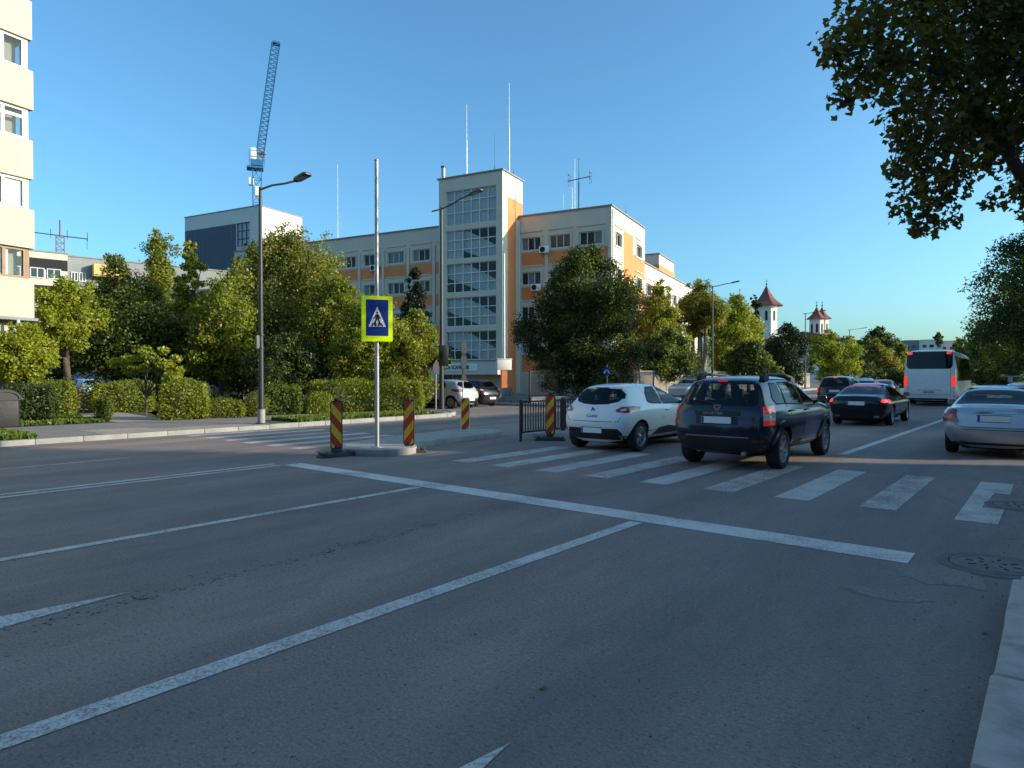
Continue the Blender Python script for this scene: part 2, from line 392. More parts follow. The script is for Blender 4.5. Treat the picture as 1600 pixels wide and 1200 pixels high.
# painted markings, 4 mm above the asphalt
def rect(x0,x1,y0,y1): return [(x0,y0),(x1,y0),(x1,y1),(x0,y1)]
Z1=.004
mb=MB(); mb.sheet([(-10.75,6.66),(-.97,6.52),(-.97,6.94),(-10.75,7.02)],Z1); struct('stop_line_marking',mb,MT['paint'])
mb=MB(); mb.sheet(rect(-3.63,-3.48,-12,6.5),Z1); mb.sheet(rect(-7.17,-7.04,-12,6.56),Z1)
mb.sheet([(-3.46,14.8),(-3.30,14.8),(-3.02,36),(-3.18,36)],Z1)
for k in range(7):
    y=17+k*6.5; mb.sheet([(-7.0-.02*k,y),(-6.88-.02*k,y),(-6.9-.02*k,y+3),(-7.02-.02*k,y+3)],Z1)
struct('lane_line_marking',mb,MT['paint'])
mb=MB(); mb.sheet(rect(-11.08,-10.97,-14,6.64),Z1); mb.sheet(rect(-10.83,-10.72,-14,6.64),Z1); struct('centre_line_marking',mb,MT['paint'])
mb=MB(); mb.sheet(rect(-14.12,-14.0,-9,5.35),Z1); mb.sheet(rect(-14.12,-14.0,14,19),Z1)
for k in range(5): mb.sheet(rect(-14.12,-14.0,22+8*k,26+8*k),Z1)
mb.sheet(rect(-18.2,-18.1,13,19.5),Z1)
struct('far_lane_line_marking',mb,MT['paint_worn'])
mb=MB()
for i in range(9):
    x=-.67-.994*i; w=.40 if i<2 else .44
    if i==0:
        mb.sheet(rect(x-w/2,x+w/2,8.85,9.9),Z1); mb.sheet(rect(x-w/2,x+w/2,11.2,12.3),Z1); mb.sheet([(x-w/2,9.9),(x-.02,9.9),(x+.03,11.2),(x-w/2,11.2)],Z1)
    else: mb.sheet(rect(x-w/2,x+w/2,9.0,12.35),Z1)
struct('crosswalk_marking',mb,MT['paint_worn'])
mb=MB()
for i in range(6): x=-13.0-.994*i; mb.sheet(rect(x-.20,x+.20,8.3,11.9),Z1)
struct('far_crosswalk_marking',mb,MT['paint_worn'])
mb=MB()
for tx,ty in ((-5.3,2.02),(-1.83,2.22)):
    mb.sheet([(tx,ty),(tx-.30,ty-1.9),(tx-.09,ty-1.75),(tx-.07,ty-5),(tx+.07,ty-5),(tx+.09,ty-1.75),(tx+.30,ty-1.9)],Z1)
struct('arrow_marking',mb,MT['paint'])
# rough bitumen seam where two asphalt runs meet
mb=MB(); rs=random.Random(3)
for k in range(900):
    y=rs.uniform(-3,6.3); x=-5.02-.035*y+rs.gauss(0,.045 if k<600 else .22); a=rs.uniform(.003,.011)
    mb.sheet([(x-a,y),(x,y-a*1.3),(x+a,y+a*.2),(x+a*.2,y+a*1.6)],.003)
for k in range(500):
    y=rs.uniform(-2,12); x=rs.uniform(-10.5,-.3); a=rs.uniform(.002,.008)
    mb.sheet([(x-a,y),(x,y-a*1.2),(x+a,y+a*.2),(x+a*.2,y+a*1.5)],.003)
for sx,sy,ln in ((-.4,8.1,.5),(-.3,9.2,.9)):
    x,y=sx,sy
    for k in range(int(ln/.06)):
        nx=x+rs.uniform(-.02,.06); ny=y+rs.uniform(-.03,.035); a=.006
        mb.add([(x,y-a,.003),(nx,ny-a,.003),(nx,ny+a,.003),(x,y+a,.003)],[(0,1,2,3)]); x,y=nx,ny
struct('asphalt_seam_surface',mb,MT['seam'])
# near kerb stones and pavement
mb=MB()
for k in range(15):
    y1=6.05-k*1.0; d=.008*math.sin(k*2.3)
    mb.bb(-.235+d,.06,y1-.985,y1,-.1,.13+.004*math.sin(k*1.7))
mb.bb(-.2,.06,6.058,6.5,-.1,.055)
struct('kerb',mb,M('near_kerb_concrete',(.42,.37,.325),.88,var=.2,vs=4,bmp=.5,bs=45,grime=((.15,.13,.11),3.5,.75)),bevel=.018)
mb=MB(); mb.bb(.065,9,-9,6.05,-.1,.12); mb.prism([(1.4,6.06),(9,6.06),(9,48),(-3,105),(-8.5,102),(-1.2,66),(1.4,50)],-.1,.10); struct('near_pavement',mb,MT['pave_near'])
mb=MB(); mb.bb(1.15,1.39,6.06,50,-.1,.12); struct('near_kerb_strip',mb,MT['kerb'])
# far pavement and park
mb=MB()
for k in range(26):
    y0=-8+k*1.0
    if y0>17.5: break
    mb.bb(-18.72,-18.5,y0,y0+.99,-.1,.14 if (y0<4 or y0>=11) else .126)
cp=[(-18.5,18.0),(-18.6,18.8),(-18.95,19.6),(-19.6,20.3),(-20.5,20.7),(-22,20.75),(-60,20.75)]
for a,b in zip(cp,cp[1:]): mb.beam((a[0]-.1,a[1]-.1,.04),(b[0]-.1,b[1]-.1,.04),.2,0,.2)
for k in range(60):
    y0=28.2+k; xk=-18.5-max(0,y0-45)*.10; mb.bb(xk-.2,xk,y0,y0+.99,-.1,.14)
mb.beam((-18.6,28.1,.04),(-60,28.1,.04),.2,0,.2)
struct('far_kerb',mb,MT['kerb'],bevel=.01)
mb=MB(); mb.prism([(-23.4,-40),(-18.73,-40),(-18.73,18.3),(-20.0,20.5),(-23.4,20.6)],-.1,.12)
mb.prism([(-23.4,28.25),(-18.75,28.25),(-18.75,45),(-23.5,95),(-31,95),(-24.9,45)],-.1,.12); struct('far_pavement',mb,MT['pave_far'])
mb=MB(); mb.sheet([(-20.6,6.6),(-18.75,6.6),(-18.75,10.6),(-19.6,10.7),(-19.7,8.2),(-20.5,8.0)],.124); struct('sandy_pavement_strip',mb,MT['pave_warm'])
mb=MB(); mb.prism([(-75,-40),(-23.42,-40),(-23.42,20.55),(-75,20.55)],-.1,.11); struct('park_ground',mb,MT['soil'])
mb=MB(); mb.sheet([(-21.3,-30),(-18.74,-30),(-18.74,4.6),(-19.1,5.2),(-20.9,5.3),(-21.3,4.8)],.126)
mb.sheet([(-20.6,12.0),(-18.74,11.2),(-18.74,18.2),(-19.6,19.6),(-21.2,19.9)],.126)
mb.sheet([(-32,-4),(-23.6,2),(-23.6,8.4),(-26,8.4),(-32,9.4)],.116)
mb.sheet([(-30,12),(-23.6,10.2),(-23.6,20.2),(-30,20.2)],.116); mb.sheet([(-36,11.8),(-31,11.6),(-26,10.8),(-26,12),(-36,13.5)],.116)
struct('lawn',mb,MT['lawn'])
mb=MB(); mb.sheet([(-23.43,8.6),(-25.8,8.55),(-31,9.8),(-38,10.2),(-38,11.4),(-31,11.2),(-26,10.5),(-23.43,10.4)],.119); struct('park_path',mb,MT['path'])
# grass blades on the lawn strips (nobody could count them)
rng=np.random.default_rng(5)
def grass_pts(poly_rects,n):
    P=[]
    for (x0,x1,y0,y1,k) in poly_rects:
        m=int(n*k); P.append(np.stack([x0+(x1-x0)*rng.random(m),y0+(y1-y0)*rng.random(m),np.full(m,.12)],1))
    return np.concatenate(P)
gp=grass_pts([(-21.25,-18.8,-2,5.1,.2),(-20.4,-18.8,12.2,18.2,.25),(-31,-23.7,3,8.3,.45),(-29,-23.6,12.2,20.1,.3)],48000)
n=len(gp); gn=rng.normal(size=(n,3))*np.array([1,1,.25]); gp[:,2]+=.045+.03*rng.random(n)
o=link('grass',leaf_mesh('grass',gp,gn,.14,rng.choice(3,n,p=[.7,.2,.1]),rng),[L['grass'],L['mid'],L['olive']]); o['kind']='stuff'
o['label']='short lawn grass and weeds on the verge and in the park'

# fallen leaves and grit in the gutter
n=14; lp=np.stack([np.where(rng.random(n)<.7,-.27-np.abs(rng.normal(size=n))*.09,-.25-rng.random(n)*3.2),rng.random(n)*13-1.0,np.full(n,.008)],1)
lp[:,0]=np.where(lp[:,1]>6.2,lp[:,0]+rng.random(n)*.5,lp[:,0])
ln_=rng.normal(size=(n,3))*np.array([.35,.35,.1])+np.array([0,0,1]); lp[:,2]+=.004
o=link('fallen_leaves',leaf_mesh('fallen_leaves',lp,ln_,.035,rng.choice(2,n),rng,True),[L['rust'],L['olive']]); o['kind']='stuff'; o['label']='dry fallen leaves scattered along the near gutter'
n=600; lp=np.stack([np.where(rng.random(n)<.6,-.28-np.abs(rng.normal(size=n))*.22,-rng.random(n)*9),rng.random(n)*14-1.0,np.full(n,.006)],1)
o=link('gravel',leaf_mesh('gravel',lp,rng.normal(size=(n,3))+np.array([0,0,.6]),.013,rng.choice(2,n),rng),[MT['kerb'],MT['collar']]); o['kind']='stuff'; o['label']='loose grit on the asphalt near the kerb'
mb=MB()
for (cx,cy,rx,ry,sd) in ((-.95,5.5,.30,.16,1),(-.75,10.35,.45,.5,2),(-.7,6.3,.35,.35,4)):
    q=random.Random(sd); mb.sheet([(cx+rx*math.cos(k*.35)*q.uniform(.65,1.15),cy+ry*math.sin(k*.35)*q.uniform(.65,1.15)) for k in range(18)],.0025)
struct('patched_asphalt_surface',mb,M('sandy_patch',(.23,.195,.17),.95,var=.3,vs=30,bmp=.08,bs=120))
# ================================================================ TRAFFIC ISLANDS
def island(name,label,poly,h=.135):
    t=thing(name,label,'traffic island',(poly[0][0],poly[0][1],0)); q=[(a-poly[0][0],b-poly[0][1]) for a,b in poly]
    mb=MB(); mb.prism(q,-.05,h,0); mb.build('kerbstones',MT['kerb'],t,bevel=.02)
    c=(sum(a for a,b in q)/len(q),sum(b for a,b in q)/len(q))
    mb=MB(); mb.sheet([(c[0]+(a-c[0])*.84,c[1]+(b-c[1])*.92) for a,b in q],h+.004); mb.build('slab',MT['kerb'],t)
    return t
def smoothpoly(p,it=2):
    for _ in range(it):
        q=[]
        for a,b in zip(p,p[1:]+p[:1]): q+=[(a[0]*.75+b[0]*.25,a[1]*.75+b[1]*.25),(a[0]*.25+b[0]*.75,a[1]*.25+b[1]*.75)]
        p=q
    return p
island('traffic_island','pale concrete refuge island under the pedestrian crossing sign',
  smoothpoly([(-11.1,8.3),(-10.3,8.55),(-10.15,9.4),(-10.95,9.95),(-11.15,11),(-11.2,12.6),(-11.35,13.6),(-12.0,14.1),(-12.75,13.8),(-12.75,11.5),(-12.2,9.2),(-11.9,8.5)]))
island('median_island','long narrow concrete median carrying the black railing beside the white hatchback',
  smoothpoly([(-10.7,13.4),(-10.0,13.2),(-9.85,14),(-9.95,17),(-10.1,20),(-10.6,27),(-11.4,34),(-12.3,34),(-11.6,27),(-10.9,20),(-10.75,17)]),.15)

# ================================================================ PEDESTRIAN SIGN
def disc(cx,cz,r,n=20): return [(cx+r*math.cos(2*math.pi*k/n),cz+r*math.sin(2*math.pi*k/n)) for k in range(n)]
UP=Matrix(((1,0,0,0),(0,0,-1,0),(0,1,0,0),(0,0,0,1)))      # (x,z_in) drawn upright: 2-d (u,v) -> (u, -depth, v)
def plate2d(mb, poly, y0, y1, mat=0): mb.prism(poly,-y1,-y0,mat,None,UP)
def face_cam(x,y): return math.atan2(-x,y)
x,y=at(589,13.75)
t=thing('crossing_sign','blue pedestrian crossing sign with fluorescent yellow border on tall thin grey pole','road sign',(x,y,.13),face_cam(x,y)+.10)
mb=MB(); mb.tube([(0,0,-.05),(0,0,5.9)],[.045,.04],14); mb.tube([(0,0,5.9),(0,0,5.93)],[.05,.045],14,0); mb.tube([(0,0,0),(0,0,.02)],[.13,.13],16); mb.build('pole',MT['galv'],t,smooth=40)
zc=zt(497,13.75)-.15; W,H=.63,.93
def rrect(w,h,r,n=5,cx=0,cz=0):
    p=[]
    for sx,sz,a0 in((1,1,0),(-1,1,90),(-1,-1,180),(1,-1,270)):
        for k in range(n+1):
            a=R(a0+90*k/n); p.append((cx+sx*(w/2-r)+r*math.cos(a),cz+sz*(h/2-r)+r*math.sin(a)))
    return p
mb=MB(); plate2d(mb,rrect(W,H,.02,4,0,zc),-.075,-.06); b_=mb.build('sign_board',MT['signyel'],t)
mb=MB(); plate2d(mb,rrect(W*.72,H*.80,.012,4,0,zc+.02),-.079,-.0755); mb.build('blue_panel',MT['signblue'],b_)
mb=MB(); tz=zc+.0; plate2d(mb,[(-.178,tz-.165),(.178,tz-.165),(0,tz+.25)],-.083,-.0795); mb.build('white_triangle',MT['white'],b_)
mb=MB()
S=[disc(.0,tz+.125,.022,14),[(-.03,tz+.095),(.03,tz+.095),(.038,tz-.005),(-.03,tz-.005)],
   [(-.03,tz+.09),(-.055,tz+.02),(-.075,tz+.0),(-.065,tz-.012),(-.042,tz+.012),(-.02,tz+.06)],[(.03,tz+.09),(.06,tz+.03),(.075,tz+.0),(.062,tz-.008),(.045,tz+.02),(.02,tz+.06)],
   [(-.03,tz-.004),(.0,tz-.004),(-.045,tz-.125),(-.078,tz-.125)],[(.0,tz-.004),(.036,tz-.004),(.06,tz-.06),(.075,tz-.125),(.046,tz-.125),(.03,tz-.06)]]
for k in (-1.5,-.5,.5,1.5): S.append([(k*.07-.016,tz-.155),(k*.07+.016,tz-.155),(k*.055+.010,tz-.09),(k*.055-.010,tz-.09)])
for k,q in enumerate(S): plate2d(mb,q,-.086-.0003*k,-.0833)
mb.build('walker_symbol',MT['dark'],b_)
for dz in(.25,-.25): mb=MB(); mb.beam((-.2,-.052,zc+dz),(.2,-.052,zc+dz),.03); mb.build('bracket',MT['galv'],t)

# ================================================================ HAZARD MARKERS
def clip(poly, a,b,c):   # keep a*u+b*v<=c
    out=[]
    for p,q in zip(poly,poly[1:]+poly[:1]):
        dp=a*p[0]+b*p[1]-c; dq=a*q[0]+b*q[1]-c
        if dp<=0: out.append(p)
        if dp*dq<0: s=dp/(dp-dq); out.append((p[0]+(q[0]-p[0])*s,p[1]+(q[1]-p[1])*s))
    return out
def marker(label,x,y,z0,h,w,slope,base,rim,tilt=0,baserz=0):
    t=thing('hazard_marker',label,'hazard marker',(x,y,z0),face_cam(x,y)+tilt,'red and yellow hazard markers round the traffic islands')
    zb=.17 if base else .02
    mb=MB(); plate2d(mb,rrect(w+.035,h+.05,.06,5,0,zb+h/2),-.02,.03)
    if base: mb.tube([(0,0,.06),(0,0,zb+.05)],[.06,.035],10); mb.tube([(0,0,zb+h+.0),(0,0,zb+h+.07)],[.05,.035],10)
    mb.build('housing',MT['rubber'] if rim=='black' else MT['white'],t,smooth=40)
    pan=rrect(w,h,.05,5,0,h/2)
    fr=MB(); fy=MB(); p=.20
    for k in range(-3,12):
        for mbx,o in((fr,0),(fy,p)):
            c0=k*2*p+o
            q=clip(clip(pan,-slope,-1,-c0),slope,1,c0+p)
            if len(q)>2: plate2d(mbx,[(u,v+zb) for u,v in q],-.024,-.0205)
    fr.build('red_stripes',MT['red'],t); fy.build('yellow_stripes',MT['yellow'],t)
    if base:
        mb=MB(); rz=baserz
        A=Matrix.Rotation(rz,4,'Z')
        pr=[(-.38,0),(-.36,.04),(-.2,.09),(.2,.09),(.36,.04),(.38,0)]
        mb.prism(pr,-.14,.14,0,None,A@UP)
        mb.box((0,0,.125),(.16,.2,.05),0,0,A)
        mb.box((.3,0,.08),(.07,.3,.03),0,0,A); mb.box((-.3,0,.08),(.07,.3,.03),0,0,A)
        mb.build('rubber_foot',MT['rubber_base'],t,bevel=.012)
    return t
marker('hazard marker nearest the camera with stripes falling to the right, on grey rubber foot',-11.1,8.05,0,.92,.20,1.25,True,'black',0,.5)
marker('hazard marker on rubber foot right of the crossing sign pole, stripes falling to the left',*at(639,14.0),0,.92,.20,-1.25,True,'black',-.35,.3)
marker('white-edged hazard marker without a foot at the far end of the refuge island',*at(727,18.0),.14,.84,.21,-1.25,False,'white')
marker('hazard marker in front of the black railing beside the white hatchback',*at(860,16.6),0,.95,.20,-1.25,True,'black',-.3,.2)

# ================================================================ MEDIAN RAILING
def railing(label,p0,p1,h=1.0):
    p0,p1=Vector((*p0,0)),Vector((*p1,0)); d=(p1-p0); Ln=d.length; rz=math.atan2(d.y,d.x)
    t=thing('railing',label,'railing',p0,rz,'black railing panels along the median')
    for xx in(0.03,Ln-.03): mb=MB(); mb.box((xx,0,h/2),(.05,.05,h+.06)); mb.build('post',MT['iron'],t)
    mb=MB(); mb.box((Ln/2,0,h-.03),(Ln-.11,.04,.04)); mb.box((Ln/2,0,.22),(Ln-.11,.04,.04)); mb.build('rail',MT['iron'],t)
    mb=MB(); nb=int(Ln/.105)
    for k in range(1,nb): mb.box((Ln*k/nb,0,(h+.19)/2),(.022,.022,h-.3))
    mb.build('bars',MT['iron'],t); return t
rp=[(-10.17,12.75),(-10.16,14.6),(-10.2,16.5),(-10.3,18.4),(-10.45,20.3)]
rl=['black railing panel nearest the camera, at the end of the median','black railing panel partly behind the hazard marker and white hatchback','third black railing panel hidden behind the white hatchback','last black railing panel on the median beyond the white hatchback']
for k in range(4): railing(rl[k],rp[k],(rp[k+1][0],rp[k+1][1]-.03))

# ================================================================ STREET LAMPS
def lamp(label,x,y,H,arm,head=.75,az=0,stub=0,box=False,z0=.12,rise=.15,thick=1):
    t=thing('street_lamp',label,'street lamp',(x,y,z0),az,'street lamps along the far side of the road')
    mb=MB(); mb.tube([(0,0,0),(0,0,.5),(0,0,.51),(0,0,H-z0)],[.10*thick,.10*thick,.085*thick,.05*thick],14); mb.tube([(0,0,0),(0,0,.03)],[.17,.17],14)
    if box:
        for zz in (2.35,2.75): mb.tube([(0,0,zz),(0,0,zz+.05)],[.10,.10],14)
        mb.box((0,-.12,2.55),(.10,.10,.4)); mb.tube([(0,0,.02),(0,0,.45)],[.115,.115],14,1)
    mb.build('pole',[MT['pole_dark'],MT['kerb']],t,smooth=40)
    z=H-z0
    mb=MB(); pts=[(-stub,0,z-.1)]+[(0,0,z-.08),(arm*.35,0,z-.05+rise*.2),(arm*.7,0,z-.05+rise*.8),(arm,0,z-.05+rise)]
    mb.tube(pts,[.035]*2+[.032]*3,8); mb.build('arm',MT['pole_dark'],t,smooth=40)
    mb=MB(); a=R(8)
    Mx=Matrix.Translation((arm-.05,0,z-.05+rise))@Matrix.Rotation(-a,4,'Y')
    mb.prism([(0,-.05),(.12,-.13),(head,-.15),(head+.06,-.08),(head+.06,.08),(head,.15),(.12,.13),(0,.05)],-.035,.03,0,None,Mx)
    for k in range(5): mb.box((.2+k*.09,0,.045),(.015,.24,.03),0,0,Mx)
    hd=mb.build('lamp_head',MT['pole_dark'],t,bevel=.012)
    mb=MB(); mb.box((head*.55,0,-.038),(head*.6,.22,.006),0,0,Mx); mb.build('lens',MT['galv'],hd)
    return t
x,y=at(408,20.8); lamp('tall street lamp at the park edge, left of the crossing sign, with broad flat head',x,y,7.5,1.95,.62,0,0,True,rise=-.12)
x,y=at(690,30.0); lamp('street lamp in front of the stair tower carrying a black signal box',x,y,9.2,1.75,.7,0,.6,rise=.3,thick=1.25)
x,y=at(1113,56); lamp('street lamp behind the dark SUV in front of the bare-trunked tree',x,y,9.2,1.6,.7,0,.3)
x,y=at(1258,80); lamp('thin street lamp just left of the twin church turrets',x,y,9.2,1.6,.7,0,.3)
x,y=at(1327,108); lamp('most distant street lamp, above the brownish trees left of the bus',x,y,9.2,1.9,.7,0,.3)
# signal box on the second lamp
x,y=at(693,29.6)
t=thing('traffic_signal','black traffic signal box mounted on the lamp pole in front of the tower','traffic signal',(x,y,2.1),face_cam(x,y)+.2)
mb=MB(); mb.box((0,0,.42),(.40,.24,.92)); mb.build('housing',MT['black'],t,bevel=.03)
for dz in(.2,.65): mb=MB(); mb.box((-.1,.14,dz),(.06,.16,.05)); mb.build('bracket',MT['black'],t)
mb=MB()
for k in range(3): mb=MB(); mb.lathe([(.09,0),(.10,.12),(.09,.12),(.08,0)],14,0,Matrix.Translation((.205,0,.14+.28*k))@Matrix.Rotation(R(90),4,'Y'),True); mb.build('visor',MT['black'],t)
# two sign backs with a small triangle, seen from behind
x,y=at(723,29)
t=thing('sign_post','grey post with two round sign backs above a triangular one before the entrance','road sign',(x,y,.0),face_cam(x,y)+1.2)
mb=MB(); mb.tube([(0,0,0),(0,0,3.2)],.03,10); mb.build('post',MT['galv'],t,smooth=40)
for zz in (2.85,2.25):
    mb=MB(); plate2d(mb,disc(0,zz,.36,26),-.06,-.04); mb.beam((-.25,-.035,zz),(.25,-.035,zz),.03); mb.build('sign_disc',MT['sign_back'],t,smooth=40)
mb=MB(); plate2d(mb,[(-.36,1.42),(.36,1.42),(0,2.0)],-.06,-.04); mb.build('sign_triangle',MT['sign_back'],t)
x,y=at(681,31.5)
t=thing('sign_post','thin post with one round sign back left of the signal lamp pole','road sign',(x,y,.05),face_cam(x,y)+.9)
mb=MB(); mb.tube([(0,0,0),(0,0,2.3)],.03,10); mb.build('post',MT['galv'],t,smooth=40)
mb=MB(); plate2d(mb,disc(0,1.95,.3,24),-.06,-.04); mb.build('sign_disc',MT['sign_back'],t,smooth=40)
# round blue mandatory sign
x,y=at(948,27.0)
t=thing('blue_arrow_sign','round blue sign with white arrows above the white hatchback','road sign',(x,y,.12),face_cam(x,y))
mb=MB(); mb.tube([(0,0,0),(0,0,1.95)],.03,10); mb.build('post',MT['pole_dark'],t,smooth=40)
zz=zt(580,27)-.12
mb=MB(); plate2d(mb,disc(0,zz,.17,28),-.05,-.035); sb=mb.build('sign_disc',MT['signblue'],t,smooth=40)
mb=MB()
for s in(-1,1):
    plate2d(mb,[(s*.005,zz+.06),(s*.03,zz+.06),(s*.10,zz-.04),(s*.075,zz-.055)],-.054-.0003*s,-.0505); plate2d(mb,[(s*.12,zz-.085),(s*.115,zz-.02),(s*.05,zz-.075)],-.055,-.0505)
mb.build('white_arrow',MT['white'],sb)

# ================================================================ MANHOLES, BIN
def manhole(label,x,y,r):
    t=thing('manhole_cover',label,'manhole cover',(x,y,.003),.4,'manhole covers by the near kerb')
    mb=MB(); mb.lathe([(r+.1,0),(r+.09,.004),(r+.012,.008),(r+.01,.0)],40); mb.build('collar',MT['collar'],t)
    mb=MB(); mb.lathe([(r,0),(r,.009),(r-.035,.009),(r-.04,.005),(r-.06,.005),(r-.065,.009),(0,.009)],40)
    for a in range(8): 
        an=a*math.pi/4+.2; mb.box((r*.55*math.cos(an),r*.55*math.sin(an),.011),(.055,.018,.004),1,an)
    for a in range(5): an=a*1.256; mb.box((r*.28*math.cos(an),r*.28*math.sin(an),.011),(.03,.016,.004),1,an)
    mb.build('lid',[M('cast_iron_dusty',(.17,.155,.14),.85,.05,.3,8,bmp=.3),MT['dark']],t)
manhole('round iron manhole cover by the near end of the kerb',-.40,6.92,.31)
manhole('round iron manhole cover set in patched asphalt by the last crosswalk bar',-.30,10.3,.30)
x,y=at(2,19.4)
t=thing('litter_bin','dark domed litter bin with wide mouth at the park corner','litter bin',(x,y,.12),face_cam(x,y)+.2)
mb=MB(); mb.prism(rrect(.78,.62,.1,6),0,.78); 
mb.build('bin_body',M('bin_slate',(.016,.015,.017),.6,0,.5,14,bmp=.4,bs=20),t,bevel=.02)
mb=MB()
dome=[(.43*math.cos(R(a)),.80+.30*math.sin(R(a))) for a in range(0,181,12)]
ins=[(.35*math.cos(R(a)),.83+.20*math.sin(R(a))) for a in range(180,-1,-12)]
mb.prism(dome+[(-.43,.78),(.43,.78)],.15,.33,0,None,UP); mb.prism(dome+[(-.43,.78),(.43,.78)],-.33,-.22,0,None,UP)
ring=[(a,b) for a,b in dome]; n=len(ring)
for k in range(n-1): 
    a,b=ring[k],ring[k+1]; c,d=ins[n-2-k],ins[n-1-k]
    vs=[(q[0],yy,q[1]) for yy in(.33,-.2,) for q in(a,b,c,d)]
    mb.add([(a[0],.34,a[1]),(b[0],.34,b[1]),(b[0],-.36,b[1]),(a[0],-.36,a[1]),(d[0],.34,d[1]),(c[0],.34,c[1]),(c[0],-.36,c[1]),(d[0],-.36,d[1])],[(0,1,2,3),(7,6,5,4),(2,6,7,3),(0,4,5,1)])
mb.build('hood',M('bin_hood',(.022,.022,.021),.5,0,.3,6),t,smooth=40)
mb=MB(); mb.prism([(.40*math.cos(R(a)),.80+.26*math.sin(R(a))) for a in range(0,181,12)],-.14,.1,0,None,UP); mb.build('mouth',MT['dark'],t)
# ================================================================ BUILDINGS
RZ_OFF=math.atan2(.2055,.9787)
def wall(mb, axis, plane, a0,a1,z0,z1, holes, depth, band, back=1):
    """axis 'f': wall in the x-z plane facing -y ; 'r': wall in the y-z plane facing +x. holes (a0,a1,z0,z1) get reveals."""
    P=(lambda a,z,d:(a,plane+d,z)) if axis=='f' else (lambda a,z,d:(plane-d,a,z))
    A=sorted({a0,a1}|{h[i] for h in holes for i in(0,1) if a0<h[i]<a1}|{b for b in band[1] if a0<b<a1})
    Z=sorted({z0,z1}|{h[i] for h in holes for i in(2,3) if z0<h[i]<z1}|{b for b in band[2] if z0<b<z1})
    for i in range(len(A)-1):
        for j in range(len(Z)-1):
            ca,cz=(A[i]+A[i+1])/2,(Z[j]+Z[j+1])/2
            if any(h[0]<ca<h[1] and h[2]<cz<h[3] for h in holes): continue
            mb.quad(P(A[i],Z[j],0),P(A[i+1],Z[j],0),P(A[i+1],Z[j+1],0),P(A[i],Z[j+1],0),band[0](ca,cz))
    for h in holes:
        x0,x1,y0,y1=h
        for p,q in(((x0,y0),(x1,y0)),((x1,y0),(x1,y1)),((x1,y1),(x0,y1)),((x0,y1),(x0,y0))):
            mb.quad(P(*p,0),P(*p,depth),P(*q,depth),P(*q,0),0)
def window(parent, axis, plane, h, cols, rows, depth=.12, fw=.06, fm='frame', gm='glass', surround=0, sm='cream', bw=None, curtain=None, rowfr=None, rnd=None, cm='curtain'):
    P=(lambda a,z,d:(a,plane+d,z)) if axis=='f' else (lambda a,z,d:(plane-d,a,z))
    x0,x1,y0,y1=h; mb=MB(); bw=bw or fw
    def bar(a0,a1,z0,z1,d0,d1,mat=0):
        p,q=P(a0,z0,d0),P(a1,z1,d1)
        mb.bb(min(p[0],q[0]),max(p[0],q[0]),min(p[1],q[1]),max(p[1],q[1]),min(p[2],q[2]),max(p[2],q[2]),mat)
    e=.003; d0,d1=depth-.05,depth+.03
    bar(x0+e,x1-e,y0+e,y0+fw,d0,d1); bar(x0+e,x1-e,y1-fw,y1-e,d0,d1)
    bar(x0+e,x0+fw,y0+fw,y1-fw,d0,d1); bar(x1-fw,x1-e,y0+fw,y1-fw,d0,d1)
    for k in range(1,cols): a=x0+(x1-x0)*k/cols; bar(a-bw/2,a+bw/2,y0+fw,y1-fw,d0+.004,d1)
    zs=rowfr or [k/rows for k in range(1,rows)]
    for f in zs: z=y0+(y1-y0)*f; bar(x0+fw,x1-fw,z-bw/2,z+bw/2,d0+.008,d1)
    if surround:
        s=surround
        bar(x0-s,x1+s,y0-s,y0-.003,-.07,.02,1); bar(x0-s,x1+s,y1+.003,y1+s,-.06,.02,1)
        bar(x0-s,x0-.003,y0-.003,y1+.003,-.055,.02,1); bar(x1+.003,x1+s,y0-.003,y1+.003,-.055,.02,1)
        bar(x0-s-.03,x1+s+.03,y1+s+.32,y1+s+.42,-.09,.02,1)
    w=mb.build('window',[MT[fm],MT[sm]],parent)
    mb=MB(); mb.quad(P(x0+fw*.5,y0+fw*.5,depth),P(x1-fw*.5,y0+fw*.5,depth),P(x1-fw*.5,y1-fw*.5,depth),P(x0+fw*.5,y1-fw*.5,depth))
    mb.build('pane',MT['glass_clear' if curtain else gm],w)
    if curtain:
        mb=MB(); r_=random.Random(rnd); 
        for (f0,f1) in curtain:
            a0=x0+(x1-x0)*f0; a1=x0+(x1-x0)*f1; m=max(4,int((a1-a0)/.13))
            for k in range(m):
                u0=a0+(a1-a0)*k/m; u1=a0+(a1-a0)*(k+1)/m; dd=.06*(k%2)
                mb.quad(P(u0,y0+fw,depth+.05+.006*(k%2)),P(u1,y0+fw,depth+.05+.006*((k+1)%2)),P(u1,y1-fw,depth+.05+.006*((k+1)%2)),P(u0,y1-fw,depth+.05+.006*(k%2)))
        mb.build('curtain',MT[cm],w)
    return w
# ---------------- office block with stair tower
ox,oy=at(785,56)
T=thing('office_building','cream and orange office block with a tall glazed stair tower','office building',(ox,oy,0),RZ_OFF)
def oz(z): return z
ROW=[(12.6,13.7),(9.6,10.7),(6.6,7.7),(3.6,4.7)]; ORG=[(11.2,12.35),(8.2,9.35),(5.2,6.35),(2.0,3.35)]
def bandf(a,z): return 1 if any(o[0]<z<o[1] for o in ORG) else 0
ZB=[v for o in ORG for v in o]
HW=15.6
def slab_roof(mb,x0,x1,y0,y1,z,mat=2):
    mb.bb(x0-.12,x1+.12,y0-.12,y1+.12,z,z+.12,mat)
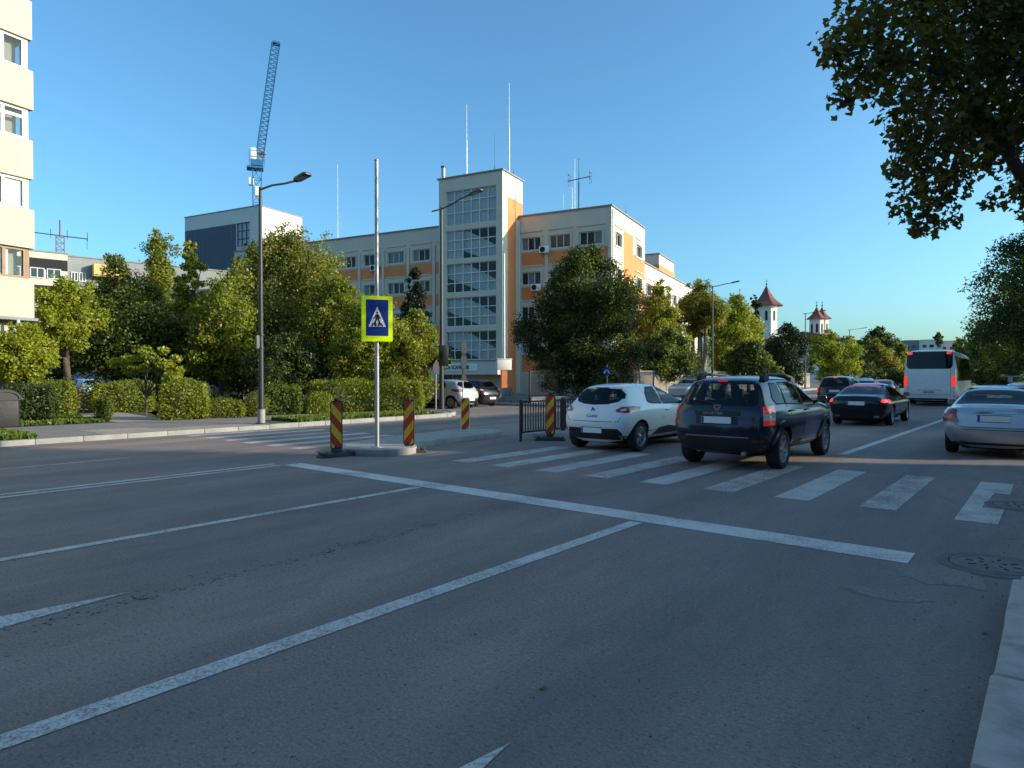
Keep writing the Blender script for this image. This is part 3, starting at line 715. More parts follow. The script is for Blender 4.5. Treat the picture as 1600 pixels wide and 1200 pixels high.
# right wing
holes=[(a,b,z0,z1) for a,b in((.25,2.1),(2.95,4.85),(5.7,7.7)) for z0,z1 in ROW]
sh=[(3.1+a,3.1+b,z0,z1) for a,b in((1.0,2.6),(6.9,8.6)) for z0,z1 in ROW]
mb=MB(); wall(mb,'f',3.1,0.003,8.5,0,HW,holes,.14,(bandf,[],ZB))
def sband(a,z): return 1 if (6.3<a<9.1 and z<14.2) or (z<12.35 and bandf(a,z) and a>6.3) else 0
wall(mb,'r',8.5,3.1,12.8,0,HW,sh,.14,(sband,[6.3,9.1],[14.2]))
mb.quad((8.5,12.8,0),(0,12.8,0),(0,12.8,HW),(8.5,12.8,HW)); mb.bb(.12,8.3,4.5,4.55,0,15.5,2); mb.bb(.05,.1,3.3,12.7,0,15.5,2); mb.bb(7.2,7.25,4.6,12.7,0,15.5,2)
slab_roof(mb,.0,8.5,3.1,12.8,HW)
for a in (-.02,2.52,5.28,8.2): mb.bb(a+.03,a+.30,3.0,3.098,0,13.95)      # cream piers between the windows
mb.build('right_wing',[MT['cream'],MT['orange'],MT['greyblock']],T)
cur=[[(0,.3)],[(.36,.64)],[(.7,1)],[(0,.25),(.75,1)],None,[(.1,.32)]]
i=0
for h in holes: window(T,'f',3.1,h,3,1,.14,.06,surround=.16,curtain=cur[i%6],rnd=i); i+=1
for h in sh: window(T,'r',8.5,h,2,1,.14,.06,surround=.16,curtain=cur[i%6],rnd=i); i+=1
# left wing
lx=[(-8.4+.0-3.0*k,-6.45-3.0*k) for k in range(9)]
holes=[(a,b,z0,z1) for a,b in lx for z0,z1 in ROW]
mb=MB(); wall(mb,'f',3.1,-36,-6.363,0,HW,holes,.14,(bandf,[],ZB))
mb.quad((-36,3.1,0),(-36,14,0),(-36,14,HW),(-36,3.1,HW)); mb.quad((-6.4,14,0),(-36,14,0),(-36,14,HW),(-6.4,14,HW)); mb.bb(-35.8,-6.5,4.5,4.55,0,15.5,2); mb.bb(-6.48,-6.42,3.3,13.8,0,15.5,2)
slab_roof(mb,-36,-6.45,3.1,14,HW)
for k in range(10): a=-6.45-3.0*k+.34; mb.bb(a,a+.30,3.0,3.098,0,13.95)
mb.bb(-22,-20.6,6,8,HW+.12,HW+.7,2); mb.bb(-12.2,-10.6,6,7.5,HW+.12,HW+.8,0)
mb.build('left_wing',[MT['cream'],MT['orange'],MT['greyblock']],T)
for h in holes: window(T,'f',3.1,h,3,1,.14,.06,surround=.16,curtain=cur[i%6],rnd=i); i+=1
# tower
tw=[(-5.62,-.61,14.75,17.75),(-5.62,-.61,11.8,14.3),(-5.62,-.61,8.9,11.4),(-5.62,-.61,5.95,8.45),(-5.62,-.61,3.05,5.5)]
door=[(-6.0,-3.9,.15,2.1)]
mb=MB(); HT=18.9
def tb(a,z): return 3 if z<2.2 else 0
wall(mb,'f',0,-6.36,0,0,HT,tw+door,.18,(tb,[],[2.2]))
def ts(a,z): return 1 if (.95<a<4.4 and z<16.9) else 0
wall(mb,'r',0,0,3.8,0,HT,[],.1,(ts,[.95],[16.9]))
mb.bb(.003,.10,2.35,3.09,0,15.2,0)
mb.quad((-6.36,3.8,0),(-6.36,0,0),(-6.36,0,HT),(-6.36,3.8,HT)); mb.quad((0,3.8,0),(-6.36,3.8,0),(-6.36,3.8,HT),(0,3.8,HT))
slab_roof(mb,-6.36,0,0,3.8,HT)
mb.bb(-6.2,-.1,2.6,2.7,0,HT-.3,2)           # back wall of the stair hall
for z in (2.75,5.7,8.65,11.55,14.5): mb.bb(-6.2,-.1,.3,2.59,z,z+.18,0)
mb.build('stair_tower',[MT['cream'],MT['orange'],MT['greyblock'],MT['pinkwall']],T)
for k,h in enumerate(tw):
    window(T,'f',0,h,6,3,.16,.05,'frame','glass_clear',bw=.07,curtain=[(.0,1.)] if k==0 else ([(.0,.33)] if k==1 else None),cm='white',rowfr=[.36,.70] if k==0 else [.33,.66])  # upper-row white curtains, also standing in for sky reflected in the panes
mb=MB()
for k,(a,b,z0,z1) in enumerate(tw[1:]):
    # one stair flight falling to the right behind each window, and a landing
    H_=z1-z0
    mb.prism([(-6.1,z1+.3),(-4.3,z1+.3),(-.3,z0+H_*.28),(-.3,z0-.1),(-1.9,z0-.1),(-6.1,z1-.95)],-.75,-.32,0,None,UP)
mb.build('staircase',MT['white'],T)
mb=MB(); mb.bb(-5.98,-3.92,.14,.17,.17,2.08,1)
for a in (-5.97,-4.99,-3.99): mb.bb(a,a+.07,.06,.139,.17,2.08,0)
mb.bb(-5.9,-3.99,.06,.139,1.98,2.06,0); mb.build('entrance_door',[MT['frame'],MT['glass']],T)
# canopy with its lettering
mb=MB(); mb.bb(-6.9,.25,-1.3,-.003,1.75,2.9,0); mb.bb(-7.0,.32,-1.4,-.003,2.9,2.98,1); cn=mb.build('entrance_canopy',[MT['lightwall'],MT['greyblock']],T)
def text_obj(name, s, size, mat, parent, M4, depth=.01, bold=0, align='LEFT'):
    cu=bpy.data.curves.new('t','FONT'); cu.body=s; cu.size=size; cu.extrude=depth; cu.offset=bold; cu.align_x=align; cu.resolution_u=2
    to=bpy.data.objects.new('t',cu); COL.objects.link(to); dg=bpy.context.evaluated_depsgraph_get()
    me=bpy.data.meshes.new_from_object(to.evaluated_get(dg)); me.name=name; bpy.data.objects.remove(to); bpy.data.curves.remove(cu)
    me.materials.clear(); me.transform(M4); return link(name,me,mat,parent)
STAND=Matrix.Rotation(R(90),4,'X')
mb=MB(); mb.bb(-6.4,-1.65,-1.36,-1.303,2.06,2.68,0); sb=mb.build('sign_board',MT['white'],cn)
text_obj('lettering','CENTRUL DE SCAFANDRI',.45,MT['dark'],sb,Matrix.Translation((-6.25,-1.372,2.21))@STAND@Matrix.Scale(.735,4,(1,0,0)),.006,.012)
# lower long wing to the rear and the roof block
mb=MB(); hl=[(13.6+2.6*k,15.2+2.6*k,z0-.1,z0+1.0) for k in range(9) for z0 in (9.6,6.6,3.6)]
wall(mb,'r',8.4,12.803,38,0,12.4,hl,.14,(lambda a,z:0,[],[]))
mb.quad((8.4,12.803,0),(-2,12.803,0),(-2,12.803,12.4),(8.4,12.803,12.4)); mb.quad((8.4,38,0),(-2,38,0),(-2,38,12.4),(8.4,38,12.4)); slab_roof(mb,-2,8.4,12.95,38,12.4)
mb.quad((7.9,13,0),(7.9,37.8,0),(7.9,37.8,12.3),(7.9,13,12.3),2)
mb.bb(4.6,8.0,19.8,26.2,12.52,14.4,0); mb.bb(4.5,8.05,19.7,26.25,12.52,13.3,1); slab_roof(mb,4.6,8.0,19.8,26.2,14.4)
mb.build('rear_wing',[MT['cream'],MT['orange'],MT['greyblock']],T)
for h in hl[:24]: window(T,'r',8.4,h,2,1,.14,.06,surround=.1)
# rear roof chimney pipe on the tower
mb=MB(); mb.tube([(-6.15,.4,HT+.12),(-6.15,.4,HT+1.15)],.17,14); mb.tube([(-6.15,.4,HT+1.17),(-6.15,.4,HT+1.3)],.22,14,1); mb.build('chimney',[MT['galv'],MT['pole_dark']],T,smooth=40)
mb=MB(); 
for xx,yy,z1 in ((.06,3.0,15.3),(8.56,3.16,15.3)): mb.tube([(xx+.05,yy-.06,.2),(xx+.05,yy-.06,z1)],.06,8)
mb.build('downpipe',MT['frame'],T,smooth=40)
OM=T.matrix_basis.copy() if False else Matrix.Translation((ox,oy,0))@Matrix.Rotation(RZ_OFF,4,'Z')
def oloc(x,y,z): return tuple(OM@Vector((x,y,z)))
def aerial(label,x,y,z,h,mat,r=.05,kind='whip',rz=0):
    t=thing('aerial',label,'aerial',oloc(x,y,z),RZ_OFF+rz,'aerials on the office roof')
    mb=MB(); 
    if kind=='whip': mb.tube([(0,0,0),(0,0,h*.52)],[r,r*.9],8); mb.tube([(0,0,h*.52),(0,0,h*.96),(0,0,h)],[r*.55,r*.3,r*.5],6); mb.build('whip',MT[mat],t,smooth=40); mb=MB(); mb.tube([(0,0,0),(0,0,.25)],[.12,.08],8); mb.build('mount',MT['pole_dark'],t)
    elif kind=='thin': mb.tube([(0,0,0),(0,0,.5),(0,0,.52),(0,0,h)],[r,r,r*.5,r*.3],6); mb.build('whip',MT[mat],t,smooth=40)
    else:
        mb.tube([(0,0,0),(0,0,h*.55),(0,0,h*.56),(0,0,h)],[r,r,r*.5,r*.4],8); mb.build('mast',MT[mat],t,smooth=40)
        mb=MB(); z=h*.62; mb.beam((-1.0,0,z-.1),(1.0,0,z+.1),.06)
        for s in(-1,1):
            mb.tube([(s*.95,0,z-.55),(s*.95,0,z+.65)],.025,6); mb.tube([(s*.95,0,z+.5),(s*.95+.18,0,z+.3),(s*.95+.18,0,z+.1),(s*.95,0,z)],.018,5); mb.tube([(s*.95,0,z-.05),(s*.95+.18,0,z-.2),(s*.95+.18,0,z-.4),(s*.95,0,z-.5)],.018,5)
        mb.build('dipole_arm',MT[mat],t)
    return t
aerial('tall white whip aerial on the left of the stair tower roof',-4.4,1.5,HT+.1,6.7,'white',.06)
aerial('tallest white whip aerial, near the right corner of the stair tower roof',-.4,2.0,HT+.1,8.0,'white',.06)
aerial('short thin dark aerial in the middle of the stair tower roof',-1.0,.5,HT+.1,3.3,'pole_dark',.05,'thin')
aerial('stub aerial at the right rear corner of the stair tower roof',-.2,2.5,HT+.1,.8,'pole_dark',.05,'thin')
aerial('tall white mast beside the crossbar aerial on the right wing roof',4.5,5.0,HW+.1,4.9,'white',.06,'thin')
aerial('shorter white mast left of the crossbar aerial on the right wing roof',4.1,5.4,HW+.1,2.6,'white',.06,'thin')
aerial('dark mast with crossbar and looped dipoles on the right wing roof',5.2,4.2,HW+.1,4.6,'pole_dark',.06,'bar',.1)
aerial('faint thin aerial left of the white masts on the right wing roof',3.0,6.0,HW+.1,2.2,'galv',.03,'thin')
aerial('small dark aerial on the side parapet of the right wing',8.3,7.6,HW+.1,1.0,'pole_dark',.035,'thin')
aerial('white whip aerial rising behind the trees from the left wing roof',-24.3,7,HW+.1,9.2,'white',.06,'thin')
aerial('short grey mast beside the white whip aerial on the left wing roof',-24.0,7.2,HW+.1,3.6,'galv',.05,'thin')
def aircon(label,x,z):
    t=thing('air_conditioner',label,'air conditioner',oloc(x,3.1,z),RZ_OFF,'outdoor air conditioner units on the facade')
    mb=MB(); mb.bb(-.42,.42,-.40,-.10,0,.58); mb.build('housing',MT['white'],t,bevel=.02)
    mb=MB(); mb.lathe([(.24,0),(.24,.02),(.19,.02),(.17,.0),(.05,.0),(.05,.02),(0,.02)],20,0,Matrix.Translation((-.1,-.402,.29))@Matrix.Rotation(R(90),4,'X')); mb.build('fan_grille',MT['black'],t)
    for s in(-.3,.3):
        mb=MB(); mb.beam((s,0,-.02),(s,-.42,-.02),.04); mb.beam((s,0,-.3),(s,-.4,-.04),.03); mb.build('bracket',MT['galv'],t)
aircon('white air conditioner under the top floor windows of the right wing',2.55,12.2)
aircon('white air conditioner below the third floor windows of the right wing',1.75,9.0)
aircon('dark-shadowed air conditioner under the top floor windows of the left wing',-15.9,12.0)
# ---------------- navy box building
bx,by=at(406,85)
T2=thing('box_building','tall white building with a navy clad front and gridded corner window','building',(bx,by,0),RZ_OFF)
mb=MB(); HB=23.3
def nb(a,z):
    if a<-4.2 and 15.6<z<21.5: return 1
    if -4.2<a<-1.7 and z<18.4: return 2
    return 0
gw=(-4.17,-1.7,18.4,21.5)
wall(mb,'f',0,-14.3,0,0,HB,[gw],.3,(nb,[-4.2,-1.7],[15.6,21.5,18.4]))
wall(mb,'r',0,0,7.4,0,HB,[],.1,(lambda a,z:0,[],[]))
mb.quad((-14.3,7.4,0),(-14.3,0,0),(-14.3,0,HB),(-14.3,7.4,HB)); mb.quad((0,7.4,0),(-14.3,7.4,0),(-14.3,7.4,HB),(0,7.4,HB)); mb.bb(-14.35,.05,-.05,7.45,HB,HB+.15,3)
for a in range(1,20): 
    xx=-14.3+a*.52
    if xx<-4.4: mb.bb(xx-.012,xx+.012,-.02,-.002,15.62,21.48,1)
mb.build('wall',[MT['lightwall'],MT['navy'],MT['pinkwall'],MT['greyblock']],T2)
window(T2,'f',0,gw,3,3,.2,.07,'navy','glass',bw=.09,curtain=[(0.02,.98)],cm='white')
# ---------------- tower crane
cx,cy=at(403,112)
T3=thing('tower_crane','blue lattice tower crane with raised jib behind the navy building','crane',(cx,cy,0),TH*0+face_cam(cx,cy))
def lattice(mb,p0,p1,w,n,r,mat=0,side=Vector((0,1,0)),w1=None):
    p0,p1=Vector(p0),Vector(p1); t=(p1-p0).normalized(); a=t.cross(side).normalized(); b=t.cross(a).normalized(); w1=w1 or w
    C=lambda f,k:(p0.lerp(p1,f)+(a*(1 if k in(0,1) else -1)+b*(1 if k in(1,2) else -1))*(w+(w1-w)*f)/2)
    for k in range(4): mb.beam(C(0,k),C(1,k),r,mat)
    for i in range(n):
        for k in range(4):
            j=(k+1)%4; f0,f1=i/n,(i+1)/n
            mb.beam(C(f0,k),C(f1,j) if i%2 else C(f1,j),r*.55,mat); mb.beam(C(f1,k),C(f1,j),r*.55,mat)
zc_=zt(262,112)
mb=MB(); lattice(mb,(0,0,0),(0,0,zc_),1.35,18,.16); mb.build('mast',MT['craneblue'],T3)
mb=MB(); mb.box((0,0,zc_+.5),(2.0,2.0,1.0)); mb.box((-.3,0,zc_-.3),(2.6,2.2,.3)); mb.build('slewing_platform',MT['craneblue'],T3)
mb=MB(); mb.box((-.55,-.4,zc_+1.9),(.9,1.2,1.9)); mb.box((-.9,-.2,zc_-2.6),(.8,.9,1.2)); mb.box((.1,-.6,zc_-4.2),(.9,.5,1.6)); mb.build('cabin',MT['white'],T3,bevel=.05)
mb=MB(); mb.box((.6,0,zc_+2.4),(1.6,.9,.35)); mb.beam((-1.4,-.9,zc_+1.2),(1.3,-.9,zc_+1.2),.1); mb.build('winch_frame',MT['craneyel'],T3)
jt=at(433.5,112); jl=(Matrix.Rotation(-face_cam(cx,cy),4,'Z')@Vector((jt[0]-cx,jt[1]-cy,0)))
mb=MB(); zj=zt(72,112); lattice(mb,(.35,0,zc_+1.0),(jl.x,jl.y,zj),1.15,26,.15,0,w1=1.25); mb.box((jl.x,jl.y,zj+.1),(1.2,1.2,.3)); mb.build('jib',MT['craneblue'],T3)
mb=MB()
for s in(-1.2,1.2):
    for yy in(-1.1,1.1): mb.beam((s,yy,zc_+.3),(s,yy,zc_+2.4),.06)
for zz in(1.4,2.4):
    for yy in(-1.1,1.1): mb.beam((-1.2,yy,zc_+zz),(1.2,yy,zc_+zz),.05)
    for s in (-1.2,1.2): mb.beam((s,-1.1,zc_+zz),(s,1.1,zc_+zz),.05)
mb.build('handrail',MT['craneblue'],T3)
# ---------------- apartment block on the left edge
ax,ay=at(52.5,27.0)
T4=thing('apartment_block','cream apartment block with banded balconies at the left edge','apartment building',(ax,ay,0),RZ_OFF)
# local: visible face is x=0 plane facing +x, running along -y (towards the camera side); far corner at y=0
PT=2.80; Z0=3.96
mb=MB()
mb.bb(-11,-.55,-16,-.3,0,Z0+9*PT,0)                                # core
for k in range(9):
    z=Z0+k*PT; d=.02*(k%2)
    mb.bb(-11,0+d,-16.2,.05+d,z,z+1.56,0)                                    # parapet bands
mb.bb(-11.1,.1,-16.3,.15,Z0-.12,Z0-.003,2); mb.bb(-.9,-.6,-16,-.35,.2,Z0-.13,1)
mb.build('wall',[MT['panel'],MT['dark'],MT['greyblock']],T4)
for k in range(8):
    z=Z0+k*PT+1.563; fm='wood' if k==0 else 'frame'; z1=Z0+(k+1)*PT-.003
    for a,(y0,y1) in enumerate(((-1.75,-.18),(-3.4,-1.85),(-5.2,-3.5),(-7,-5.3))):
        window(T4,'r',-.12,(y0,y1,z,z1),2,1,.05,.10,fm,'glass_clear',bw=.12,curtain=[((.30,.62),(.55,.93),(.05,.3),(.12,.5))[(k+a)%4]],cm='white',rnd=k,rowfr=[.72] if k==2 and a==0 else None)
mb=MB()
for k in range(8):
    z=Z0+k*PT+1.563; mb.bb(-.5,-.125,-.175,-.06,z,z+PT-1.567,1 if k==0 else 0)
mb.build('corner_post',[MT['frame'],MT['wood']],T4)
mb=MB(); mb.tube([(.12,-.6,.1),(.12,-.6,Z0-.13)],.06,8); mb.build('downpipe',MT['frame'],T4)
# ---------------- far apartment block with yellow balconies
fx,fy=at(57,72)
T5=thing('apartment_building','distant grey flat-roofed apartment block with yellow balcony fronts','apartment building',(fx,fy,0),TH+math.atan2(.656,.755))
mb=MB(); HF=zt(393,72)
mb.bb(-8,2.9,0,10,0,HF,1); mb.bb(2.903,26,.6,10,0,HF-.1,0); mb.bb(-8.1,2.95,-.1,10.1,HF,HF+.15,2); mb.bb(2.96,26.1,.5,10.1,HF-.1,HF+.05,2)
for k in range(5):
    z=HF-2.9-2.9*k; mb.bb(-8,2.9,-.03,-.002,z+1.02,z+2.2,3)
    for j in range(6): mb.bb(2.95,26,.57,.597,z+.1+.14*j,z+.16+.14*j,2)
mb.build('wall',[MT['greyblock'],MT['cream'],MT['greyblock'],MT['dark']],T5)
for k in range(4):
    z=HF-2.1-2.9*k; mb=MB(); z+=.6; mb.bb(5.3,8.6,-.6,-.45,z-.5,z+.7); mb.bb(5.3,5.42,-.449,.549,z-.5,z+.7); mb.bb(5.3,8.6,-.449,.549,z-.65,z-.5); mb.build('balcony',MT['balcony'],T5)
    for j in range(3):
        h=(3.3+j*.75+(3.2 if j==2 else 0),3.95+j*.75+(5 if j==2 else 0),z-1.3,z-.3); window(T5,'f',.55,h,2,1,-.03,.08)
    for j in range(5): h=(-5+j*1.5,-3.7+j*1.5,z-1.35,z-.25); window(T5,'f',-.05,h,2,1,-.02,.08)
x,y=at(95.5,88)
t=thing('rooftop_mast','reddish lattice aerial mast with long crossarm above the distant apartment block','aerial mast',(x,y,0),face_cam(x,y))
mb=MB(); lattice(mb,(0,0,8),(0,0,zt(375,90)),.9,14,.1); mb.tube([(0,0,zt(376,90)),(0,0,zt(350,90))],.09,8); mb.build('mast',M('mast_red',(.16,.06,.05),.6),t)
mb=MB(); za=zt(372.5,90); mb.beam((-2.9,0,za),(3.1,0,za-.2),.12)
for a in(-2.9,-1.0,.8,3.05): mb.beam((a,0,za-.5),(a,0,za+.7),.07)
mb.beam((3.0,0,za-1.6),(3.0,0,za),.06); mb.build('crossarm',MT['pole_dark'],t)
# ---------------- church
def turret(parent,x,y,w,zb,ze,zs,cross=True,n=8):
    mb=MB(); pr=[(w/2,zb),(w/2,ze-.15),(w/2*1.05,ze-.1),(w/2*1.05,ze)]
    Mx=Matrix.Translation((x,y,0))@Matrix.Rotation(R(22.5),4,'Z'); mb.lathe(pr,n,0,Mx); wl=mb.build('turret',MT['church'],parent)
    mb=MB(); h=zs-ze
    mb.lathe([(w/2*1.5,ze-.02),(w/2*1.46,ze+.06),(w*.5,ze+h*.20),(w*.36,ze+h*.36),(w*.22,ze+h*.58),(w*.10,ze+h*.82),(.05,zs)],n,0,Mx); rf=mb.build('spire',MT['redroof'],parent)
    mb=MB(); mb.lathe([(0,zs),(.18,zs+.1),(.22,zs+.25),(.1,zs+.42),(.05,zs+.5)],8,0,Matrix.Translation((x,y,0))); mb.beam((x,y,zs+.4),(x,y,zs+1.4),.08); mb.beam((x-.28,y,zs+1.0),(x+.28,y,zs+1.0),.08); mb.build('cross',MT['pole_dark'],rf)
    mb=MB()
    for k in range(n):
        a=k*2*math.pi/n; ap=w/2*math.cos(math.pi/n)
        Mk=Matrix.Translation((x,y,0))@Matrix.Rotation(a+R(0),4,'Z'); hh=(ze-zb)
        wz0,wz1=ze-3.6,ze-1.3
        mb.prism([(-.27,wz0),(.27,wz0),(.27,wz1-.27),(.19,wz1-.08),(0,wz1),(-.19,wz1-.08),(-.27,wz1-.27)],-.02,.04,0,None,Mk@Matrix.Translation((ap,0,0))@Matrix.Rotation(R(90),4,'Z')@UP)
    mb.build('window',MT['dark'],wl)
x,y=at(1197,160)
t=thing('church','white church with three red pointed spires above the trees','church',(x,y,0),face_cam(x,y))
turret(t,0,0,5.3,8,zt(478.5,160),zt(446,160))
c1=Matrix.Rotation(-face_cam(x,y),4,'Z')
for px,d,w in((1275.5,172,3.6),(1284,176,3.3)):
    q=at(px,d); v=c1@Vector((q[0]-x,q[1]-y,0)); turret(t,v.x,v.y,w,8,zt(498.5,d),zt(479,d))
mb=MB(); mb.bb(-3.5,20,-3,26,0,9.5,0); mb.add([(-4,-3.5,9.5),(20.5,-3.5,9.5),(20.5,26.5,9.5),(-4,26.5,9.5),(8,-3.5,12),(8,26.5,12)],[(0,1,4),(2,3,5),(1,2,5,4),(3,0,4,5)],1); mb.build('nave',[MT['church'],MT['redroof']],t)
x,y=at(1155.5,165)
t=thing('spire','thin dark spire tip of another steeple left of the church tower','steeple',(x,y,0),.2)
mb=MB(); mb.lathe([(1.4,0),(1.4,zt(486,165)-4),(1.1,zt(486,165)-3),(.35,zt(470,165)),(.04,zt(456,165))],8); mb.build('steeple_cone',MT['pole_dark'],t)
mb=MB(); mb.beam((0,0,zt(456,165)),(0,0,zt(452,165)),.1); mb.beam((-.3,0,zt(453.5,165)),(.3,0,zt(453.5,165)),.1); mb.build('cross',MT['pole_dark'],t)
# ---------------- distant apartment blocks beyond the bus
for (px0,px1,pt,d,lab,mm) in ((1414,1441,533,330,'grey distant apartment block just left above the bus roof','greyblock'),(1441,1470,532,320,'pale distant apartment block right above the middle of the bus roof','church'),(1456,1492,534,345,'cream distant apartment block above the right end of the bus roof','cream')):
    x0,y0=at((px0+px1)/2,d); wd=(px1-px0)*d/FPX; h=zt(pt,d)
    t=thing('apartment_tower',lab,'apartment building',(x0,y0,0),face_cam(x0,y0)+.12,'apartment blocks on the horizon')
    mb=MB(); mb.bb(-wd/2,wd/2,0,12,0,h,0); mb.bb(-wd/2-.1,wd/2+.1,-.1,12.1,h,h+.5,0); mb.build('wall',MT[mm],t)
    mb=MB(); nf=int(h/2.9)
    for f in range(nf):
        for k in range(3): a=-wd/2+wd*(k+.2)/3; mb.bb(a,a+wd*.19,-.05,-.002,f*2.9+1.0,f*2.9+2.3)
    mb.build('window',MT['glass'],t)
# ---------------- yard railings, panel fence, steps
def picket(name,label,p0,p1,h,gap,wallh=.35,z0=.1):
    p0,p1=Vector((*p0,z0)),Vector((*p1,z0)); d=p1-p0; Ln=d.length
    t=thing(name,label,'fence',p0,math.atan2(d.y,d.x))
    mb=MB(); mb.bb(0,Ln,-.12,.12,-.1,wallh); mb.build('plinth',MT['kerb'],t)
    mb=MB(); 
    for zz in(wallh+.12,h-.18): mb.bb(0,Ln,-.02,.02,zz,zz+.04)
    mb.build('rail',MT['iron'],t)
    mb=MB(); n=int(Ln/gap)
    for k in range(n+1):
        x=Ln*k/n; mb.box((x,0,(wallh+h)/2),(.022,.022,h-wallh-.02)); 
        mb.add([(x-.03,-.03,h),(x+.03,-.03,h),(x+.03,.03,h),(x-.03,.03,h),(x,0,h+.10)],[(0,1,4),(1,2,4),(2,3,4),(3,0,4)])
    mb.build('pickets',MT['iron'],t)
    mb=MB(); n=max(1,int(Ln/2.6))
    for k in range(n+1): mb.box((Ln*k/n,0,h/2),(.07,.07,h+.1))
    mb.build('post',MT['iron'],t); return t
picket('iron_fence','tall black iron fence along the office yard under the big round tree',(-22.6,29.2),(-22.4,43.5),1.75,.13)
# panel fence: individual panels
fp=[(-24.6,45.5)]
for k in range(24): fp.append((fp[-1][0]-.11*(k>6)-.02,fp[-1][1]+2.25))
t=thing('panel_fence','brown concrete panel fence with openwork top behind the oncoming white car','fence',(*fp[0],.1),0)
mb=MB(); m2=MB(); m3=MB()
for a,b in zip(fp,fp[1:]):
    p=Vector((a[0]-fp[0][0],a[1]-fp[0][1],0)); q=Vector((b[0]-fp[0][0],b[1]-fp[0][1],0)); d=(q-p); Ln=d.length; rz=math.atan2(d.y,d.x); Mx=Matrix.Translation(p)@Matrix.Rotation(rz,4,'Z')
    mb.box((Ln/2,0,.95),(Ln-.13,.05,1.3),0,0,Mx); mb.box((Ln/2,0,.15),(Ln-.13,.07,.34),1,0,Mx); 
    for zz in(.62,1.28): mb.box((Ln/2,-.0,zz),(Ln-.13,.075,.035),1,0,Mx)
    mb.box((Ln/2,0,1.92),(Ln-.13,.06,.05),0,0,Mx)
    for k in range(7): m3.lathe([(.11,-.035),(.155,-.035),(.155,.035),(.11,.035)],10,0,Mx@Matrix.Translation((.17+k*(Ln-.34)/6,0,1.75))@Matrix.Rotation(R(90),4,'X'),True)
    m2.box((0,0,1.0),(.12,.12,2.05),0,0,Mx)
mb.build('panel',[MT['fencepanel'],MT['kerb']],t); m3.build('openwork',MT['kerb'],t); m2.build('post',MT['fencepanel'],t)
x,y=at(812,38.5)
t=thing('entrance_steps','low grey stone steps beside the office yard fence','steps',(x,y,.0),RZ_OFF)
mb=MB()
for k in range(3): mb.bb(-1.3+.25*k,1.3,-.2+.3*k,1.6,0+.17*k,.17*(k+1)+.1)
mb.build('step',MT['kerb'],t,bevel=.01); mb=MB(); mb.bb(-1.7,-1.34,-.1,1.6,0,.9); mb.build('cheek_wall',MT['kerb'],t)
# white board on an orange post by the tower corner, flag pole
x,y=at(787,47)
t=thing('notice_board','white square notice board on an orange post at the stair tower corner','notice board',(x,y,.1),face_cam(x,y)+.25)
mb=MB(); mb.box((0,0,1.0),(.38,.38,2.0)); mb.build('post',MT['orange'],t)
mb=MB(); mb.box((0,-.02,2.32),(1.05,.44,.74)); mb.box((0,-.02,2.72),(1.15,.5,.05)); mb.build('board',MT['white'],t,bevel=.015)
x,y=at(788,50)
t=thing('flagpole','slim white flagpole standing before the right edge of the stair tower','flagpole',(x,y,.1),0)
mb=MB(); mb.tube([(0,0,0),(0,0,zt(398,50))],[.07,.045],10); mb.build('pole',MT['white'],t,smooth=40); mb=MB(); mb.lathe([(0,0),(.06,.04),(.075,.09),(.05,.14),(0,.16)],10,0,Matrix.Translation((0,0,zt(398,50)))); mb.build('finial',MT['galv'],t)
# ---------------- added blocks, out of view: they shade the near carriageway and darken car reflections
def block(label,x0,x1,y0,y1,h):
    t=thing('added_block',label,'building',(x0,y0,0),0)
    W_,D_=x1-x0,y1-y0; mb=MB(); hs=[]
    mb.bb(0,W_,0,D_,0,h); mb.bb(-.2,W_+.2,-.0,D_+.0,h,h+.25,1); mb.build('wall',[MT['greyblock'],MT['greyblock']],t)
    mb=MB()
    for f in range(int(h/3)):
        for k in range(int(D_/3)): mb.bb(-.06,-.002,k*3+.8,k*3+2.2,f*3+1.0,f*3+2.4)
    mb.build('window',MT['glass'],t)
# ================================================================ VEHICLES (local frame: rear face at y=0, nose towards +y)
def carpaint(name, col, metal=.0, rough=.28, coat=1.0, dirt=.15):
    m,nt,b=newmat(name); c=coords(nt)
    base=ramp(nt,noise(nt,c,3,5,.6),[(.35,tuple(x*.96 for x in col)),(.65,tuple(min(1,x*1.04) for x in col))])
    x=nt.nodes.new('ShaderNodeSeparateXYZ'); nt.links.new(c,x.inputs[0])
    low=mapr(nt,x.outputs[2],.15,.75,1,0); dn=mapr(nt,noise(nt,c,5,6,.7),.35,.65,.2,1)
    f=mth(nt,'MULTIPLY',mth(nt,'MULTIPLY',low,dn),dirt)
    nt.links.new(mix(nt,f,base,(.13,.12,.10)),b.inputs['Base Color'])
    nt.links.new(mapr(nt,f,0,.4,rough,.6),b.inputs['Roughness'])
    b.inputs['Metallic'].default_value=metal; b.inputs['Coat Weight'].default_value=coat; b.inputs['Coat Roughness'].default_value=.04
    return m
CP={'white':carpaint('paint_white',(.86,.86,.85),0,.35,.8),'navy':carpaint('paint_navy',(.004,.007,.026),0,.2,.4,.04),'black':carpaint('paint_black',(.004,.005,.008),0,.2,.35,.04),
 'silver':carpaint('paint_silver',(.46,.48,.50),.55,.38,.7),'red':carpaint('paint_red',(.16,.01,.015),.1,.3),'pearl':carpaint('paint_pearl',(.55,.56,.56),.3,.35,.7),'blue':carpaint('paint_lightblue',(.30,.52,.66),0,.35,.6)}
MT['trim']=M('black_trim',(.018,.018,.019),.6,0,.15,6); MT['gap']=M('panel_gap',(.006,.006,.006),.8)
MT['lamp_red']=M('lamp_red',(.34,.012,.010),.15,0,.12,14,coat=1); MT['lamp_red_dull']=M('lamp_red_dark',(.20,.012,.012),.18,0,.12,14,coat=1)
